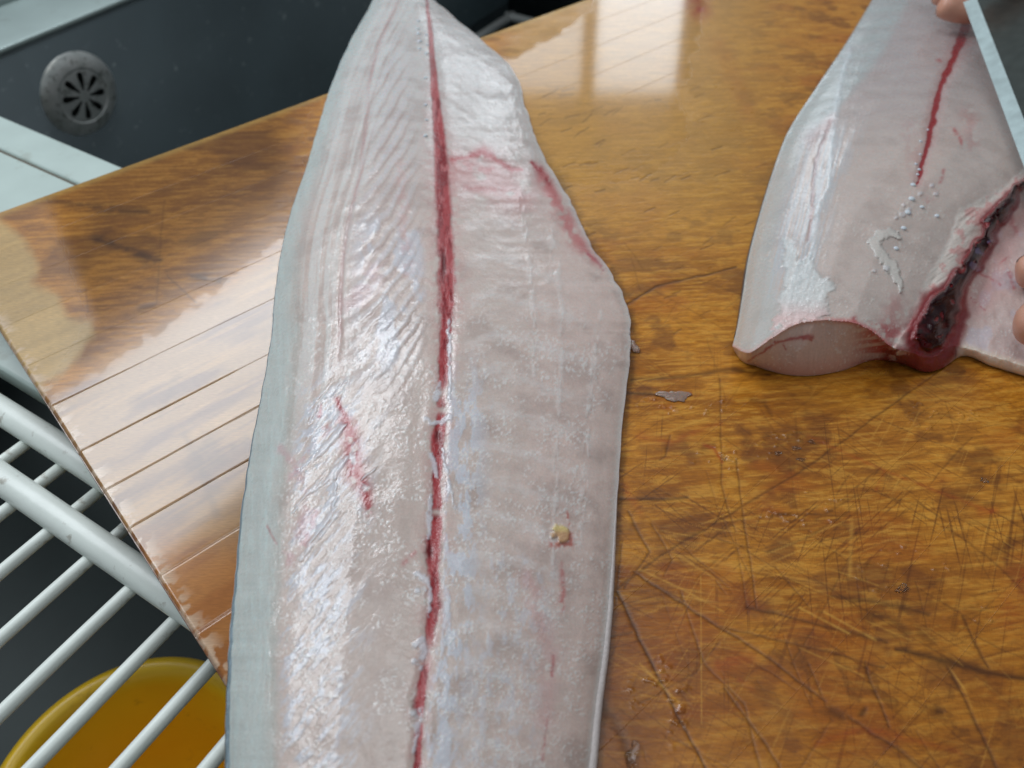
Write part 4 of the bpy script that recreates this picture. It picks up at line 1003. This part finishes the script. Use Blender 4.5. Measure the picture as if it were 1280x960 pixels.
for i in range(n+1):
    l = KL*i/n
    rows_.append([bm.verts.new(kp(l, 0, -.0006)), bm.verts.new(kp(l, BVW, .0011)), bm.verts.new(kp(l, BVW, -.0012))])
for i in range(n):
    for k in range(3): bm.faces.new((rows_[i][k], rows_[i][(k+1) % 3], rows_[i+1][(k+1) % 3], rows_[i+1][k]))
bm.faces.new(rows_[0]); bm.faces.new(rows_[-1])
bm_obj('cutting_edge', bm, M['bevel'], knife)
M['handle'] = simple_mat('dark_handle', (0.05, 0.035, 0.025), .5, 0, bump=(200, .3, .0005), var=.3, vscale=50)
bm = bmesh.new()
tube_bm(bm, [kp(-.002, .034, 0), kp(-.014, .034, 0), kp(-.016, .034, 0), kp(-.05, .034, 0), kp(-.10, .034, 0), kp(-.135, .034, 0)], .01, 20, True, [.009, .010, .0125, .0135, .0135, .012])
bm_obj('handle', bm, M['handle'], knife, True)

# ------------------------------------------------------------------ the person's two hands (only fingertips reach the picture)
def skin_mat():
    m = simple_mat('wet_hand_skin', (0.62, 0.33, 0.24), .38, 0, bump=(700, .25, .0005), var=.14, vscale=110, **{'Subsurface Weight': .25, 'Subsurface Scale': .004})
    m.node_tree.nodes['Principled BSDF'].inputs['Subsurface Radius'].default_value = (1, .4, .25)
    return m
M['hand'] = skin_mat(); M['nail'] = simple_mat('finger_nail', (0.70, 0.45, 0.38), .25, 0, var=.06, vscale=200)
person = empty('person', P(1560, 200, 0)); tag(person, 'hands of a person, one on the knife and one holding the belly flap', 'person')
def hand(chains, palm, name, par):
    """one continuous skin: forearm, wrist, palm and five finger chains"""
    vs, es, rs = [], [], []
    def add(p, r, prev=None):
        vs.append(Vector(p)-Vector(par.location)); rs.append(r)
        if prev is not None: es.append((prev, len(vs)-1))
        return len(vs)-1
    root_i = add(*palm['center'])
    prev = root_i
    for p, r in palm['arm']: prev = add(p, r, prev)
    for ch in chains:
        prev = root_i
        for p, r in ch: prev = add(p, r, prev)
    me = bpy.data.meshes.new(name); me.from_pydata([tuple(v) for v in vs], es, []); me.update()
    o = link_mesh(name, me, M['hand'], par)
    sk_ = o.modifiers.new('skin', 'SKIN'); sk_.use_smooth_shade = True; sk_.branch_smoothing = .6
    for i, r in enumerate(rs):
        d = me.skin_vertices[0].data[i]; d.radius = (r, r); d.use_root = (i == 0)
    su = o.modifiers.new('sub', 'SUBSURF'); su.levels = 2; su.render_levels = 2
    dg = bpy.context.evaluated_depsgraph_get(); ev = o.evaluated_get(dg)
    nm = bpy.data.meshes.new_from_object(ev); o.modifiers.clear(); o.data = nm; nm.name = name
    nm.polygons.foreach_set('use_smooth', [True]*len(nm.polygons))
    if not nm.materials: nm.materials.append(M['hand'])
    return o
def nail(hand_o, tip, prev, up, r, par):
    from mathutils.bvhtree import BVHTree
    me = hand_o.data; off = Vector(par.location)
    tree = BVHTree.FromPolygons([v.co for v in me.vertices], [p.vertices for p in me.polygons])
    d = (Vector(tip)-Vector(prev)).normalized(); up = (up-d*up.dot(d)).normalized(); s_ = d.cross(up)
    bm = bmesh.new(); nu, nv = 7, 9; g = []
    for i in range(nv):
        v = i/(nv-1)*2-1; row = []
        for k in range(nu):
            u = (k/(nu-1)*2-1)*(1-.25*abs(v)**3)
            q = Vector(tip)-off+d*(v*r*.6-r*.25)+s_*u*r*.6+up*r*2
            hit = tree.ray_cast(q, -up)
            p = hit[0] if hit[0] is not None and (hit[0]-q).length < r*3 else tree.find_nearest(q-up*r)[0]
            row.append(bm.verts.new(p+up*.0004))
        g.append(row)
    for i in range(nv-1):
        for k in range(nu-1): bm.faces.new((g[i][k], g[i][k+1], g[i+1][k+1], g[i+1][k]))
    bmesh.ops.solidify(bm, geom=bm.faces[:], thickness=.0005)
    return bm_obj('nail', bm, M['nail'], hand_o, True)
# left hand, coming in from the right over the belly flap: thumb on top, fingers under the edge
lp = P(1560, 395, .045)
th = [(P(1470, 440, .040), .013), (P(1395, 425, .034), .0115), (P(1320, 406, .028), .013), (P(1261, 402, .0215), .0135)]
ix = [(P(1470, 350, .040), .011), (P(1400, 330, .034), .0095), (P(1325, 335, .026), .0105), (P(1266, 342, .0175), .0105)]
md = [(P(1480, 320, .036), .011), (P(1415, 295, .032), .0095), (P(1365, 292, .024), .0088), (P(1330, 305, .016), .0082)]
rn = [(P(1500, 295, .032), .0105), (P(1450, 265, .028), .009), (P(1410, 262, .020), .0083), (P(1380, 272, .014), .0078)]
pk = [(P(1530, 275, .028), .0095), (P(1490, 245, .024), .008), (P(1460, 240, .018), .0073), (P(1438, 248, .013), .0068)]
h1 = hand([th, ix, md, rn, pk], dict(center=(lp, .026), arm=[(P(1660, 400, .055), .025), (P(1760, 410, .062), .027), (P(2050, 430, .09), .034), (P(2500, 440, .13), .04)]), 'hand', person)
nail(h1, th[3][0], th[2][0], Vector((0, 1, .1)), .0100, person)
for c_, r in ((ix, .0085), (md, .0070), (rn, .0065), (pk, .0058)): nail(h1, c_[3][0], c_[2][0], Vector((0, 1, .4)), r, person)
# right hand, wrapped round the handle: fingertips come out on the left of the handle
HC = K1+kp(0, .034, 0); KA = -KB
def hp(a, s_, u_): return HC+KA*a+KW*s_+KN*u_
chs = []
for i, (a, r) in enumerate(((.014, .0092), (.036, .0094), (.057, .009), (.076, .008))):
    chs.append([(hp(a+.002, .030, .018), r*1.25), (hp(a, .034, -.010), r*1.1), (hp(a-.001, .008, -.026), r*1.02), (hp(a+.004, -.030, -.020), r*1.15), (hp(a+.007, -.049, -.008), r*1.1)])
thc = [(hp(.035, .012, .034), .013), (hp(.012, -.006, .030), .0115), (hp(-.004, -.016, .020), .0098)]
h2 = hand([thc]+chs, dict(center=(hp(.055, .032, .034), .024), arm=[(hp(.12, .06, .05), .025), (hp(.17, .09, .06), .027), (hp(.30, .16, .09), .036), (hp(.42, .22, .13), .042)]), 'hand', person)
for c_, r in zip(chs, (.0085, .0087, .0083, .0074)): nail(h2, c_[4][0], c_[3][0], -KN, r*.8, person)

# ------------------------------------------------------------------ small things on the board
M['scrap'] = simple_mat('fish_scrap', (0.62, 0.44, 0.36), .18, 0, bump=(400, .5, .0006), var=.15, vscale=300, **{'Subsurface Weight': .3, 'Subsurface Scale': .002, 'Transmission Weight': .6})
M['water'] = simple_mat('water_bead', (0.95, 0.95, 0.95), .03, 0, var=.01, **{'Transmission Weight': 1.0, 'IOR': 1.33})
def blob(name, px_, py_, rx, ry, hz, mat, seed, rot=0.0):
    c = P(px_, py_, 0.0003); bm = bmesh.new(); bmesh.ops.create_icosphere(bm, subdivisions=4, radius=1)
    r_ = random.Random(seed); ph = [r_.uniform(0, 6.28) for _ in range(6)]
    for v in bm.verts:
        a = atan2(v.co.y, v.co.x); k = 1+.20*sin(2*a+ph[0])+.18*sin(3*a+ph[1])+.12*sin(5*a+ph[2])+.07*sin(9*a+ph[5])
        z = v.co.z; k2 = 1+.12*sin(v.co.x*5+ph[3])*cos(v.co.y*6+ph[4])
        v.co = Vector((v.co.x*rx*k, v.co.y*ry*k, (max(z, -.05)+.05)*hz*k2))
    o = bm_obj(name, bm, mat, None, True); o.location = c; o.rotation_euler = (0, 0, rot)
    return o
o = blob('fish_scrap', 843, 495, .0070, .0042, .0009, M['scrap'], 1, -.2); tag(o, 'small translucent scrap of fish between the two fillets', 'fish scrap')
o = blob('fish_scrap', 791, 433, .0028, .0046, .0022, M['scrap'], 5, .2); tag(o, 'tiny pale scrap touching the right edge of the long fillet', 'fish scrap')
drops = ((790, 944, .0022, .0046, .0016, 'slim water drop near the bottom edge right of the long fillet'), (1128, 735, .0026, .0019, .0006, 'water bead on the dark cuts in the lower right of the board'),
         (995, 560, .0020, .0013, .0005, 'largest water bead in the cluster below the cut end of the short fillet'), (972, 566, .0016, .0013, .0004, 'left bead of the cluster below the cut end of the short fillet'), (1014, 552, .0016, .0012, .0004, 'right bead of the cluster below the cut end of the short fillet'), (1001, 574, .0017, .0012, .0004, 'lowest bead of the cluster below the cut end of the short fillet'),
         (905, 573, .0016, .0012, .0004, 'lone water bead beside the small red stain on the wood'), (1230, 600, .0018, .0013, .0005, 'water bead near the right edge of the picture below the belly flap'))
for i, (x, y, rx, ry, hz, lb) in enumerate(drops):
    o = blob('water_drop', x, y, rx, ry, hz, M['water'], 20+i, rng.uniform(-.5, .5) if i else -.25)
    tag(o, lb, 'water drop', 'water drops on the cutting board')
